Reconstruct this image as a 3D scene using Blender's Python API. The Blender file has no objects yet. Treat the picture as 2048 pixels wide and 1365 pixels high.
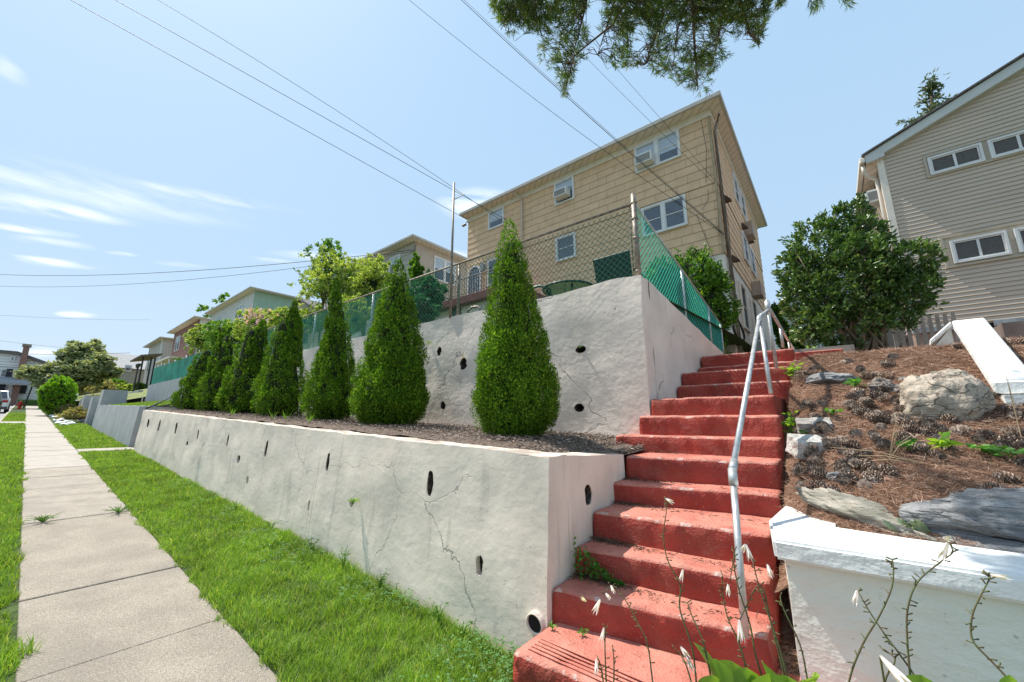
import bpy, bmesh, math, random
import numpy as np
from mathutils import Vector, Matrix, noise
R_ = math.radians
C = bpy.context.scene
COL = C.collection
rng = np.random.default_rng(7)
random.seed(7)

# ------------------------------------------------------------------ camera
TH = math.atan2(.6306, .7761); TI = math.atan2(160, 784); F = 784.
cam = bpy.data.objects.new('camera', bpy.data.cameras.new('camera'))
COL.objects.link(cam); C.camera = cam
cam.rotation_euler = (math.pi/2 + TI, 0, TH)
cam.data.sensor_width = 36; cam.data.lens = 36*F/2048
cam.data.clip_start = .05; cam.data.clip_end = 2000
# ------------------------------------------------------------------ light
SUN = Vector((.55, .06, -1)).normalized()          # travel direction of the light
sun = bpy.data.objects.new('sun', bpy.data.lights.new('sun', 'SUN'))
COL.objects.link(sun); sun.data.energy = 3.8; sun.data.angle = R_(.53)
sun.data.color = (1, .955, .88)
sun.rotation_euler = SUN.to_track_quat('-Z', 'Y').to_euler()
C.view_settings.view_transform = 'Standard'; C.view_settings.look = 'None'
C.view_settings.gamma = 1; C.view_settings.exposure = .85
w = bpy.data.worlds.new('World'); C.world = w; w.use_nodes = True

def ray(x, y):
    r = x-1024.; u = 682.5-y
    fw = F*math.cos(TI)-u*math.sin(TI); up = u*math.cos(TI)+F*math.sin(TI)
    return Vector((r*math.cos(TH)-fw*math.sin(TH), r*math.sin(TH)+fw*math.cos(TH), up))
def atX(x, y, X): d = ray(x, y); return d*(X/d.x)
def atY(x, y, Y): d = ray(x, y); return d*(Y/d.y)
def atZ(x, y, Z): d = ray(x, y); return d*(Z/d.z)

def build_world():
    nt = w.node_tree; N = nt.nodes; L = nt.links
    bg = N['Background']
    sky = N.new('ShaderNodeTexSky'); sky.sky_type = 'NISHITA'; sky.sun_disc = False
    sky.sun_elevation = R_(61); sky.sun_rotation = R_(264)
    sky.air_density = 1.0; sky.dust_density = 2.2; sky.ozone_density = 1.0; sky.altitude = 0
    tc = N.new('ShaderNodeTexCoord')
    # thin summer haze high in the air: a pale veil over the blue of the sky texture
    veil = N.new('ShaderNodeMixRGB'); veil.inputs[0].default_value = .82
    sx = N.new('ShaderNodeSeparateXYZ'); L.new(tc.outputs['Generated'], sx.inputs[0]); gr = N.new('ShaderNodeValToRGB'); L.new(sx.outputs[2], gr.inputs[0])
    E_ = gr.color_ramp.elements; E_[0].position = 0; E_[0].color = (.58, .70, .82, 1); E_[1].position = .75; E_[1].color = (.42, .625, .85, 1)
    e2 = E_.new(.3); e2.color = (.46, .645, .84, 1)
    sc = N.new('ShaderNodeVectorMath'); sc.operation = 'SCALE'; sc.inputs['Scale'].default_value = 9.6; L.new(gr.outputs[0], sc.inputs[0]); L.new(sc.outputs[0], veil.inputs[2])
    L.new(sky.outputs[0], veil.inputs[1])
    nz = N.new('ShaderNodeTexNoise'); nz.inputs['Scale'].default_value = 7; nz.inputs['Detail'].default_value = 7
    mp = N.new('ShaderNodeMapping'); mp.inputs['Scale'].default_value = (1.2, 1.2, 7)
    L.new(tc.outputs['Generated'], mp.inputs[0]); L.new(mp.outputs[0], nz.inputs['Vector'])
    def M(op, a, b=None, c=None):
        n = N.new('ShaderNodeMath'); n.operation = op
        for i, v in enumerate((a, b, c)):
            if v is None: continue
            if isinstance(v, (int, float)): n.inputs[i].default_value = v
            else: L.new(v, n.inputs[i])
        return n.outputs[0]
    clouds = [(150,378,380,56,.36),(40,405,250,24,.85),(430,395,190,13,.5),(60,460,110,10,.8),(110,485,95,12,.4),
              (90,524,140,11,.9),(245,508,38,6,.6),(8,135,40,32,.55),(960,410,95,40,1.),(155,629,50,9,.8),
              (700,518,150,13,.7),(545,521,60,6,.5),(905,508,55,11,.8),(80,705,50,14,.8),(360,530,60,7,.3)]
    acc = None
    for (px, py, sx, sy, a) in clouds:
        c = ray(px, py).normalized()
        rr = (ray(px+sx, py).normalized()-c); uu = (ray(px, py-sy).normalized()-c)
        def dotn(v):
            k = v/v.length_squared
            n = N.new('ShaderNodeVectorMath'); n.operation = 'DOT_PRODUCT'
            L.new(tc.outputs['Generated'], n.inputs[0]); n.inputs[1].default_value = k
            return M('SUBTRACT', n.outputs['Value'], float(k.dot(c)))
        p = dotn(rr); q = dotn(uu)
        d = M('ADD', M('MULTIPLY', p, p), M('MULTIPLY', q, q))
        m = M('MULTIPLY', M('POWER', M('MAXIMUM', M('SUBTRACT', 1., d), 0.), 1.5), a)
        acc = m if acc is None else M('MAXIMUM', acc, m)
    ns = M('MULTIPLY', M('SUBTRACT', nz.outputs[0], .36), 3.4)
    k = M('MINIMUM', M('MAXIMUM', M('MULTIPLY', M('MULTIPLY', acc, ns), 1.25), 0.), .9)
    mx = N.new('ShaderNodeMixRGB'); mx.inputs[2].default_value = (9.6, 10., 10.6, 1)
    L.new(k, mx.inputs[0]); L.new(veil.outputs[0], mx.inputs[1]); L.new(mx.outputs[0], bg.inputs['Color'])
    bg.inputs['Strength'].default_value = .072
build_world()

# ------------------------------------------------------------------ materials
MATS = {}
def mat(name, col, rough=.8, var=.15, vscale=6, bump=0., bscale=40, spec=.3, metal=0., col2=None, stretch=(1,1,1), detail=6, ramp=(.35,.65), extra=None):
    if name in MATS: return MATS[name]
    m = bpy.data.materials.new(name); m.use_nodes = True; MATS[name] = m
    nt = m.node_tree; N = nt.nodes; L = nt.links; b = N['Principled BSDF']
    b.inputs['Roughness'].default_value = rough; b.inputs['Metallic'].default_value = metal
    b.inputs['Specular IOR Level'].default_value = spec
    tc = N.new('ShaderNodeTexCoord'); mp = N.new('ShaderNodeMapping'); mp.inputs['Scale'].default_value = stretch
    L.new(tc.outputs['Object'], mp.inputs[0])
    nz = N.new('ShaderNodeTexNoise'); nz.inputs['Scale'].default_value = vscale; nz.inputs['Detail'].default_value = detail
    L.new(mp.outputs[0], nz.inputs['Vector'])
    cr = N.new('ShaderNodeValToRGB'); L.new(nz.outputs[0], cr.inputs[0])
    c = Vector(col); d = Vector(col2) if col2 else c*(1-var*1.4)
    cr.color_ramp.elements[0].position = ramp[0]; cr.color_ramp.elements[1].position = ramp[1]
    cr.color_ramp.elements[0].color = (*d, 1); cr.color_ramp.elements[1].color = (*(c if col2 else c*(1+var*.5)), 1)
    out = cr.outputs[0]
    m['h'] = 0
    ctx = dict(nt=nt, N=N, L=L, b=b, mp=mp, tc=tc)
    if extra: out = extra(ctx, out) or out
    L.new(out, b.inputs['Base Color'])
    if bump and not ctx.get('bumped'):
        n2 = N.new('ShaderNodeTexNoise'); n2.inputs['Scale'].default_value = bscale; n2.inputs['Detail'].default_value = 8
        L.new(mp.outputs[0], n2.inputs['Vector'])
        bp = N.new('ShaderNodeBump'); bp.inputs['Strength'].default_value = bump; bp.inputs['Distance'].default_value = .02
        L.new(n2.outputs[0], bp.inputs['Height']); L.new(bp.outputs[0], b.inputs['Normal'])
    return m

def mixc(ctx, fac, a, bcol, mode='MIX'):
    n = ctx['N'].new('ShaderNodeMixRGB'); n.blend_type = mode
    for i, v in ((0, fac), (1, a), (2, bcol)):
        if isinstance(v, (int, float)): n.inputs[i].default_value = v
        elif isinstance(v, tuple): n.inputs[i].default_value = (*v, 1)
        else: ctx['L'].new(v, n.inputs[i])
    return n.outputs[0]
def noisef(ctx, scale, lo, hi, stretch=None, detail=6, dist=0.):
    N, L = ctx['N'], ctx['L']
    nz = N.new('ShaderNodeTexNoise'); nz.inputs['Scale'].default_value = scale; nz.inputs['Detail'].default_value = detail
    nz.inputs['Distortion'].default_value = dist
    if stretch:
        mp = N.new('ShaderNodeMapping'); mp.inputs['Scale'].default_value = stretch
        L.new(ctx['tc'].outputs['Object'], mp.inputs[0]); L.new(mp.outputs[0], nz.inputs['Vector'])
    else: L.new(ctx['tc'].outputs['Object'], nz.inputs['Vector'])
    mr = N.new('ShaderNodeMapRange'); mr.inputs['From Min'].default_value = lo; mr.inputs['From Max'].default_value = hi
    L.new(nz.outputs[0], mr.inputs[0]); return mr.outputs[0]
def mathn(ctx, op, a, b):
    n = ctx['N'].new('ShaderNodeMath'); n.operation = op
    for i, v in enumerate((a, b)):
        if isinstance(v, (int, float)): n.inputs[i].default_value = v
        else: ctx['L'].new(v, n.inputs[i])
    return n.outputs[0]

def stucco_extra(crack=(.25,.23,.2), patch=(.76,.655,.555), cs=.55, stainc=(.24,.21,.18), stain=.5, ridge=.27):
    def ex(ctx, out):
        N, L = ctx['N'], ctx['L']
        out = mixc(ctx, mathn(ctx, 'MULTIPLY', noisef(ctx, 1.1, .5, .72), .7), out, patch)
        # vertical drips of dirt
        out = mixc(ctx, mathn(ctx, 'MULTIPLY', noisef(ctx, 3.5, .6, .82, (2.5, 2.5, .22)), stain), out, stainc)
        out = mixc(ctx, mathn(ctx, 'MULTIPLY', noisef(ctx, 34, .66, .76), .6), out, stainc)
        g_ = N.new('ShaderNodeNewGeometry'); sx_ = N.new('ShaderNodeSeparateXYZ'); L.new(g_.outputs['Normal'], sx_.inputs[0])
        upf = mathn(ctx, 'MULTIPLY', mathn(ctx, 'GREATER_THAN', sx_.outputs[2], .6), noisef(ctx, 6, .35, .6))
        out = mixc(ctx, mathn(ctx, 'MULTIPLY', upf, .85), out, (.30,.24,.20))
        # hairline cracks
        mp = N.new('ShaderNodeMapping'); mp.inputs['Scale'].default_value = (1, 1, 1.5)
        wz = N.new('ShaderNodeTexNoise'); wz.inputs['Scale'].default_value = 2.5; wz.inputs['Detail'].default_value = 8
        L.new(ctx['tc'].outputs['Object'], wz.inputs['Vector'])
        ad = N.new('ShaderNodeMixRGB'); ad.blend_type = 'ADD'; ad.inputs[0].default_value = .55
        L.new(ctx['tc'].outputs['Object'], ad.inputs[1]); L.new(wz.outputs['Color'], ad.inputs[2]); L.new(ad.outputs[0], mp.inputs[0])
        vo = N.new('ShaderNodeTexVoronoi'); vo.feature = 'DISTANCE_TO_EDGE'; vo.inputs['Scale'].default_value = cs
        L.new(mp.outputs[0], vo.inputs['Vector'])
        mr = N.new('ShaderNodeMapRange'); mr.inputs['From Min'].default_value = .0; mr.inputs['From Max'].default_value = .0055
        mr.inputs['To Min'].default_value = 1; mr.inputs['To Max'].default_value = 0; L.new(vo.outputs['Distance'], mr.inputs[0])
        cf = mathn(ctx, 'MULTIPLY', mr.outputs[0], noisef(ctx, 1.3, .42, .50))
        out = mixc(ctx, mathn(ctx, 'MULTIPLY', cf, .8), out, crack)
        # trowel relief
        t1 = noisef(ctx, 2.4, .3, .7, (1, 1, 1.3), 2, .1); t2 = noisef(ctx, 16, .3, .7, None, 8, .1); t3 = noisef(ctx, 110, .2, .8, None, 3)
        t4 = noisef(ctx, 5.5, .50, .56, (1, 1, 2.4), 3, .35)
        h = mathn(ctx, 'ADD', mathn(ctx, 'MULTIPLY', t1, .5), mathn(ctx, 'MULTIPLY', t2, .20))
        h = mathn(ctx, 'ADD', h, mathn(ctx, 'MULTIPLY', t4, .045))
        h = mathn(ctx, 'ADD', h, mathn(ctx, 'MULTIPLY', t3, .035))
        h = mathn(ctx, 'SUBTRACT', h, mathn(ctx, 'MULTIPLY', cf, .5))
        bp = N.new('ShaderNodeBump'); bp.inputs['Strength'].default_value = ridge; bp.inputs['Distance'].default_value = .025
        L.new(h, bp.inputs['Height']); L.new(bp.outputs[0], ctx['b'].inputs['Normal']); ctx['bumped'] = 1
        return out
    return ex

def leafmat(name, c1, c2, c3=None, trans=.35, rough=.5, gloss=.25):
    if name in MATS: return MATS[name]
    m = bpy.data.materials.new(name); m.use_nodes = True; MATS[name] = m
    nt = m.node_tree; N = nt.nodes; L = nt.links
    g = N.new('ShaderNodeNewGeometry'); cr = N.new('ShaderNodeValToRGB')
    cr.color_ramp.elements[0].color = (*c1, 1); cr.color_ramp.elements[1].color = (*c2, 1)
    if c3: e = cr.color_ramp.elements.new(.93); cr.color_ramp.elements[1].position = .85; e.color = (*c2, 1); cr.color_ramp.elements[-1].color = (*c3, 1)
    L.new(g.outputs['Random Per Island'], cr.inputs[0])
    tc = N.new('ShaderNodeTexCoord'); nz = N.new('ShaderNodeTexNoise'); nz.inputs['Scale'].default_value = 2.2
    L.new(tc.outputs['Object'], nz.inputs['Vector'])
    mr = N.new('ShaderNodeMapRange'); mr.inputs['From Min'].default_value = .3; mr.inputs['From Max'].default_value = .7
    mr.inputs['To Min'].default_value = .78; mr.inputs['To Max'].default_value = 1.25; L.new(nz.outputs[0], mr.inputs[0])
    mu = N.new('ShaderNodeMixRGB'); mu.blend_type = 'MULTIPLY'; mu.inputs[0].default_value = 1
    L.new(cr.outputs[0], mu.inputs[1]); L.new(mr.outputs[0], mu.inputs[2])
    b = N['Principled BSDF']; b.inputs['Roughness'].default_value = rough; b.inputs['Specular IOR Level'].default_value = gloss
    L.new(mu.outputs[0], b.inputs['Base Color'])
    t = N.new('ShaderNodeBsdfTranslucent'); br = N.new('ShaderNodeMixRGB'); br.blend_type = 'MULTIPLY'; br.inputs[0].default_value = 1
    br.inputs[2].default_value = (1.5, 1.45, .55, 1); L.new(mu.outputs[0], br.inputs[1]); L.new(br.outputs[0], t.inputs[0])
    mx = N.new('ShaderNodeMixShader'); mx.inputs[0].default_value = trans
    L.new(b.outputs[0], mx.inputs[1]); L.new(t.outputs[0], mx.inputs[2]); L.new(mx.outputs[0], N['Material Output'].inputs[0])
    return m

# ------------------------------------------------------------------ mesh helpers
class MB:
    def __init__(s): s.v = []; s.f = []
    def add(s, vs, fs):
        n = len(s.v); s.v += [tuple(p) for p in vs]; s.f += [tuple(i+n for i in q) for q in fs]; return s
    def box(s, a, b):
        (x0,y0,z0),(x1,y1,z1) = a, b
        return s.add([(x0,y0,z0),(x1,y0,z0),(x1,y1,z0),(x0,y1,z0),(x0,y0,z1),(x1,y0,z1),(x1,y1,z1),(x0,y1,z1)],
                     [(0,3,2,1),(4,5,6,7),(0,1,5,4),(1,2,6,5),(2,3,7,6),(3,0,4,7)])
    def hexa(s, p):   # 8 points, bottom 4 then top 4
        return s.add(p, [(0,3,2,1),(4,5,6,7),(0,1,5,4),(1,2,6,5),(2,3,7,6),(3,0,4,7)])
    def prism(s, poly, d):
        n = len(poly); d = Vector(d)
        return s.add([Vector(p) for p in poly]+[Vector(p)+d for p in poly],
                     [tuple(range(n))[::-1], tuple(range(n, 2*n))]+[(i, (i+1) % n, n+(i+1) % n, n+i) for i in range(n)])
    def tube(s, pts, r, n=8, cap=True):
        pts = [Vector(p) for p in pts]; m = len(pts); rs = r if isinstance(r, (list, tuple)) else [r]*m
        vs = []; up = None
        for i, p in enumerate(pts):
            t = (pts[min(i+1, m-1)]-pts[max(i-1, 0)]).normalized()
            if up is None: up = Vector((0,0,1)) if abs(t.z) < .9 else Vector((1,0,0))
            a = t.cross(up).normalized(); bb = a.cross(t).normalized(); up = bb
            for k in range(n):
                an = 2*math.pi*k/n; vs.append(p+a*(rs[i]*math.cos(an))+bb*(rs[i]*math.sin(an)))
        fs = [(i*n+k, i*n+(k+1) % n, (i+1)*n+(k+1) % n, (i+1)*n+k) for i in range(m-1) for k in range(n)]
        if cap and n > 2: fs += [tuple(range(n))[::-1], tuple(range((m-1)*n, m*n))]
        return s.add(vs, fs)
    def cyl(s, a, b, r, n=16): return s.tube([a, b], r, n)
    def build(s, name, m, parent=None, smooth=False, bevel=0):
        return link(name, s.v, s.f, m, parent, smooth, bevel)
def link(name, v, f, m, parent=None, smooth=False, bevel=0):
    me = bpy.data.meshes.new(name); me.from_pydata([tuple(p) for p in v], [], f); me.update()
    bm = bmesh.new(); bm.from_mesh(me); bmesh.ops.recalc_face_normals(bm, faces=bm.faces)
    if bevel: bmesh.ops.bevel(bm, geom=bm.edges[:], offset=bevel, segments=1, affect='EDGES', profile=.5)
    bm.to_mesh(me); bm.free()
    if smooth:
        for p in me.polygons: p.use_smooth = True
    return place(name, me, m, parent)
def place(name, me, m, parent=None):
    if m: me.materials.append(m)
    o = bpy.data.objects.new(name, me); COL.objects.link(o)
    if parent:
        o.parent = parent
        L0 = Vector((0,0,0)); q = parent
        while q: L0 += q.location; q = q.parent
        o.location = -L0
    return o
def npmesh(name, V, nv, m, parent=None, tris=None):
    """V (N, nv, 3): N islands; tris: list of index tuples per island (triangles)"""
    n = V.shape[0]; tr = np.array(tris, dtype=np.int32)
    idx = (np.arange(n, dtype=np.int32)[:, None, None]*nv+tr[None]).reshape(-1)
    me = bpy.data.meshes.new(name)
    me.vertices.add(n*nv); me.vertices.foreach_set('co', V.reshape(-1).astype(np.float32))
    nf = n*len(tr); me.loops.add(nf*3); me.loops.foreach_set('vertex_index', idx)
    me.polygons.add(nf); me.polygons.foreach_set('loop_start', np.arange(nf, dtype=np.int32)*3)
    me.polygons.foreach_set('loop_total', np.full(nf, 3, dtype=np.int32)); me.update(); me.validate()
    return place(name, me, m, parent)
def tag(o, label=None, cat=None, group=None, kind=None):
    if label: o['label'] = label
    if cat: o['category'] = cat
    if group: o['group'] = group
    if kind: o['kind'] = kind
    return o
def E(name, loc, label, cat, group=None):
    o = bpy.data.objects.new(name, None); COL.objects.link(o); o.location = loc; o.empty_display_size = .2
    return tag(o, label, cat, group)
def norm(a): return a/np.maximum(np.linalg.norm(a, axis=-1, keepdims=True), 1e-9)
def leaves(name, P, D, L, W, m, parent=None, fold=.15, Nn=None):
    """rhombic leaves at P along D, length L, width W (arrays)"""
    n = len(P); D = norm(D); Rv = rng.normal(size=(n, 3)) if Nn is None else Nn
    S = norm(np.cross(D, Rv)); U = np.cross(S, D)
    L = np.broadcast_to(np.asarray(L, float), (n,))[:, None]; W = np.broadcast_to(np.asarray(W, float), (n,))[:, None]
    V = np.stack([P, P+D*L*.5+S*W*.5+U*W*fold, P+D*L, P+D*L*.5-S*W*.5+U*W*fold], 1)
    return npmesh(name, V, 4, m, parent, [(0,1,2),(0,2,3)])
def fbm(p, s=1., o=4): return noise.fractal(Vector(p)*s, 1., 2., o)

G0 = -1.75; GR = .0433
def gz(x): return G0-GR*max(x, -95.)
MUL = lambda x: -.25-.0385*(x+1.75)      # level of the planting bed
TOPL = lambda x: -.272-.0385*(x+1.75)    # top of the lower wall
TOPU = lambda x: 1.95-.0125*(x+1.82)     # top of the upper wall

# ------------------------------------------------------------------ palette
stucco = mat('stucco_cream', (.86,.73,.60), .9, .10, 2.0, extra=stucco_extra())
stucco2 = mat('stucco_pale', (.87,.755,.65), .9, .09, 1.7, extra=stucco_extra(cs=.3, stain=.22, ridge=.5))
def whex(ctx, out):
    out = mixc(ctx, mathn(ctx, 'MULTIPLY', noisef(ctx, 26, .66, .72), .55), out, (.35,.33,.28))
    t = mathn(ctx, 'ADD', noisef(ctx, 9, .3, .7, (1,1,1.6), 4, .1), mathn(ctx, 'MULTIPLY', noisef(ctx, 60, .2, .8), .3))
    bp = ctx['N'].new('ShaderNodeBump'); bp.inputs['Strength'].default_value = .32; bp.inputs['Distance'].default_value = .02
    ctx['L'].new(t, bp.inputs['Height']); ctx['L'].new(bp.outputs[0], ctx['b'].inputs['Normal']); ctx['bumped'] = 1
    return out
whitep = mat('white_masonry_paint', (.80,.80,.77), .7, .05, 3, extra=whex)
greenp = mat('pale_green_masonry_paint', (.76,.77,.68), .75, .06, 2.5, extra=whex)
greyc = mat('grey_concrete', (.42,.42,.41), .85, .10, 2.2, .12, 60, stretch=(1,1,.5))
def redex(ctx, out):
    N, L = ctx['N'], ctx['L']
    out = mixc(ctx, mathn(ctx, 'MULTIPLY', noisef(ctx, 5, .5, .68), .5), out, (.36,.095,.06))
    out = mixc(ctx, mathn(ctx, 'MULTIPLY', noisef(ctx, 55, .68, .72), .75), out, (.52,.42,.36))
    # worn paint (foot traffic) and sunlit brightness of treads, both coloured on upward faces
    g = N.new('ShaderNodeNewGeometry'); sx = N.new('ShaderNodeSeparateXYZ'); L.new(g.outputs['Normal'], sx.inputs[0])
    up = mathn(ctx, 'GREATER_THAN', sx.outputs[2], .35)
    out = mixc(ctx, mathn(ctx, 'MULTIPLY', mathn(ctx, 'MULTIPLY', up, noisef(ctx, 3.5, .1, .6)), .85), out, (.57,.24,.175))
    out = mixc(ctx, mathn(ctx, 'MULTIPLY', mathn(ctx, 'MULTIPLY', up, noisef(ctx, 28, .60, .68)), .8), out, (.33,.10,.07))
    # bare chips along the nosing edges
    mid = mathn(ctx, 'MULTIPLY', mathn(ctx, 'GREATER_THAN', sx.outputs[2], .3), mathn(ctx, 'LESS_THAN', sx.outputs[2], .93))
    out = mixc(ctx, mathn(ctx, 'MULTIPLY', mid, mathn(ctx, 'MULTIPLY', noisef(ctx, 11, .57, .64), .6)), out, (.60,.50,.44))
    t = mathn(ctx, 'ADD', mathn(ctx, 'MULTIPLY', noisef(ctx, 7, .3, .7), 1.1), mathn(ctx, 'MULTIPLY', noisef(ctx, 75, .25, .75, None, 4), .35))
    bp = N.new('ShaderNodeBump'); bp.inputs['Strength'].default_value = .8; bp.inputs['Distance'].default_value = .018
    L.new(t, bp.inputs['Height']); L.new(bp.outputs[0], ctx['b'].inputs['Normal']); ctx['bumped'] = 1
    return out
redp = mat('red_step_paint', (.375,.055,.037), .62, .18, 4, spec=.35, extra=redex)
def aggex(ctx, out):
    out = mixc(ctx, mathn(ctx, 'MULTIPLY', noisef(ctx, 120, .46, .58, None, 2), .55), out, (.13,.11,.09))
    out = mixc(ctx, mathn(ctx, 'MULTIPLY', noisef(ctx, 95, .58, .66, None, 2), .75), out, (.50,.45,.39))
    out = mixc(ctx, mathn(ctx, 'MULTIPLY', noisef(ctx, 1.3, .45, .7), .4), out, (.24,.21,.175))
    return out
slabm = mat('exposed_aggregate', (.40,.34,.27), .9, .12, 3, .8, 110, extra=aggex)
slabw = mat('pale_concrete', (.39,.345,.295), .9, .08, 3, .3, 80)
soilm = mat('soil', (.10,.075,.05), 1, .4, 12, .8, 60)
road = mat('asphalt', (.30,.295,.29), .9, .12, 5, .4, 90)
lawnm = mat('lawn_soil', (.06,.09,.025), 1, .3, 8, .6, 60)
mulchm = mat('mulch_soil', (.22,.165,.13), 1, .5, 30, 1., 80, col2=(.09,.065,.05), ramp=(.4,.6))
strawm = mat('pine_straw_bed', (.25,.145,.095), 1, .4, 25, 1., 90, col2=(.12,.06,.035), ramp=(.38,.6))
whitem = mat('white_trim', (.74,.73,.71), .5, .05, 4)
creamtrim = mat('cream_trim', (.80,.72,.62), .55, .06, 4)
gutm = mat('gutter_metal', (.50,.465,.42), .45, .08, 6)
roofm = mat('roof_shingle', (.16,.15,.145), .95, .25, 20, .5, 60)
roofb = mat('brown_shingle', (.30,.22,.18), .95, .25, 20, .5, 60)
galv = mat('galvanised_steel', (.56,.56,.55), .42, .18, 14, .1, 60, metal=.55)
galvd = mat('weathered_steel', (.30,.26,.21), .55, .3, 18, .2, 60, metal=.4)
greenv = mat('green_vinyl', (.012,.20,.135), .4, .1, 10, spec=.5)
railm = mat('dark_iron', (.03,.03,.032), .5, .1, 10)
blackm = mat('black_rubber', (.015,.015,.016), .5, .1, 10)
darkm = mat('dark_void', (.02,.018,.016), 1, .1, 10)  # near-black fill, the shade of openings put into the colour
brickm = None
def creased(ctx, out):
    N, L = ctx['N'], ctx['L']
    a = noisef(ctx, 3.2, .49, .53, (1, 1, 2.2), 6, 1.2); b = noisef(ctx, 18, .3, .7, None, 7)
    out = mixc(ctx, mathn(ctx, 'MULTIPLY', noisef(ctx, 7, .5, .62, (1,1,2.), 8, .8), .5), out, (.26,.21,.165))
    h = mathn(ctx, 'ADD', mathn(ctx, 'MULTIPLY', b, .45), mathn(ctx, 'MULTIPLY', a, .9))
    bp = N.new('ShaderNodeBump'); bp.inputs['Strength'].default_value = 1; bp.inputs['Distance'].default_value = .03
    L.new(h, bp.inputs['Height']); L.new(bp.outputs[0], ctx['b'].inputs['Normal']); ctx['bumped'] = 1
    return out
rockw = mat('pale_rock', (.47,.40,.32), .9, .15, 5, extra=creased)
def schist(ctx, out):
    N, L = ctx['N'], ctx['L']
    a = noisef(ctx, 5, .3, .7, (.35, .8, 4.5), 9, .9); b = noisef(ctx, 28, .3, .7, (.5, 1, 2.5), 6); c_ = noisef(ctx, 2.2, .47, .53, (1, 1, 3.5), 4, .4)
    out = mixc(ctx, mathn(ctx, 'MULTIPLY', a, .7), out, (.12,.12,.125)); out = mixc(ctx, mathn(ctx, 'MULTIPLY', noisef(ctx, 4, .56, .66), .5), out, (.48,.47,.45))
    h = mathn(ctx, 'ADD', mathn(ctx, 'SUBTRACT', mathn(ctx, 'MULTIPLY', b, .4), a), mathn(ctx, 'MULTIPLY', c_, 1.2))
    bp = N.new('ShaderNodeBump'); bp.inputs['Strength'].default_value = 1; bp.inputs['Distance'].default_value = .03
    L.new(h, bp.inputs['Height']); L.new(bp.outputs[0], ctx['b'].inputs['Normal']); ctx['bumped'] = 1
    return out
rockg = mat('grey_schist', (.34,.34,.34), .85, .2, 6, extra=schist)
rockd = mat('rough_brown_rock', (.30,.26,.23), .95, .4, 14, 1., 24, col2=(.10,.08,.07), ramp=(.35,.6))
barkm = mat('bark', (.16,.12,.085), .95, .35, 8, 1., 30, stretch=(1,1,.25))

def glassmat(name='window_glass', tint=(.8,.84,.86), fac=.12):
    m = bpy.data.materials.new(name); m.use_nodes = True; N = m.node_tree.nodes; L = m.node_tree.links
    N.remove(N['Principled BSDF'])
    g = N.new('ShaderNodeBsdfGlossy'); g.inputs['Roughness'].default_value = .03; g.inputs['Color'].default_value = (.9,.95,1,1)
    t = N.new('ShaderNodeBsdfTransparent'); t.inputs['Color'].default_value = (*tint, 1)
    mx = N.new('ShaderNodeMixShader'); mx.inputs[0].default_value = fac
    L.new(t.outputs[0], mx.inputs[1]); L.new(g.outputs[0], mx.inputs[2]); L.new(mx.outputs[0], N['Material Output'].inputs[0])
    return m
glassm = glassmat(); MATS['window_glass'] = glassm
screenm = mat('insect_screen', (.115,.11,.105), .75, .12, 30, spec=.4)
blindm = mat('blind', (.82,.83,.84), .8, .05, 3)
interm = mat('dim_room', (.05,.045,.042), .9, .2, 2)

def brickwall(name, base, mort, bw, bh, vec='xz', ms=.006, off=.5, c2=None, squash=1., z0=0., bump=.5):
    def ex(ctx, out):
        N, L = ctx['N'], ctx['L']
        sp = N.new('ShaderNodeSeparateXYZ'); L.new(ctx['tc'].outputs['Object'], sp.inputs[0])
        cb = N.new('ShaderNodeCombineXYZ')
        L.new(sp.outputs[0 if vec[0] == 'x' else 1], cb.inputs[0])
        L.new(mathn(ctx, 'SUBTRACT', sp.outputs[2], z0), cb.inputs[1])
        br = N.new('ShaderNodeTexBrick'); L.new(cb.outputs[0], br.inputs['Vector'])
        br.inputs['Scale'].default_value = 1; br.inputs['Brick Width'].default_value = bw; br.inputs['Row Height'].default_value = bh
        br.inputs['Mortar Size'].default_value = ms; br.inputs['Mortar Smooth'].default_value = .1; br.offset = off
        br.inputs['Color1'].default_value = (*base, 1); br.inputs['Color2'].default_value = (*(c2 or tuple(b*.93 for b in base)), 1)
        br.inputs['Mortar'].default_value = (*mort, 1)
        out2 = mixc(ctx, .25, br.outputs['Color'], out, 'MULTIPLY')
        h = mathn(ctx, 'ADD', mathn(ctx, 'SUBTRACT', 1., br.outputs['Fac']), mathn(ctx, 'MULTIPLY', noisef(ctx, 60, .2, .8, (1,1,.3)), .25))
        bp = N.new('ShaderNodeBump'); bp.inputs['Strength'].default_value = bump; bp.inputs['Distance'].default_value = .012
        L.new(h, bp.inputs['Height']); L.new(bp.outputs[0], ctx['b'].inputs['Normal']); ctx['bumped'] = 1
        return out2
    return mat(name, (1,1,1), .85, .25, 2.5, extra=ex)
brickm = brickwall('red_brick', (.26,.085,.06), (.42,.36,.31), .24, .08, 'xz', .01, c2=(.17,.06,.045))
brickyz = brickwall('red_brick_side', (.26,.085,.06), (.42,.36,.31), .24, .08, 'yz', .01, c2=(.17,.06,.045))

# ================================================================== GROUND
def strip(name, y0, y1, m, dz=0., x0=6., x1=-95., ny=1, nx=60, bumpf=0., kind='structure', far=True):
    xs = list(np.linspace(x0, x1, nx))+([-140., -400.] if far else [])
    ys = np.linspace(y0, y1, ny+1); v = []; f = []
    for x in xs:
        for y in ys: v.append((x, y, gz(x)+dz+(bumpf*fbm((x, y, 0), 1.5) if bumpf else 0)))
    k = ny+1
    f = [(i*k+j, i*k+j+1, (i+1)*k+j+1, (i+1)*k+j) for i in range(len(xs)-1) for j in range(ny)]
    o = link(name, v, f, m); tag(o, kind=kind); return o
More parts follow.
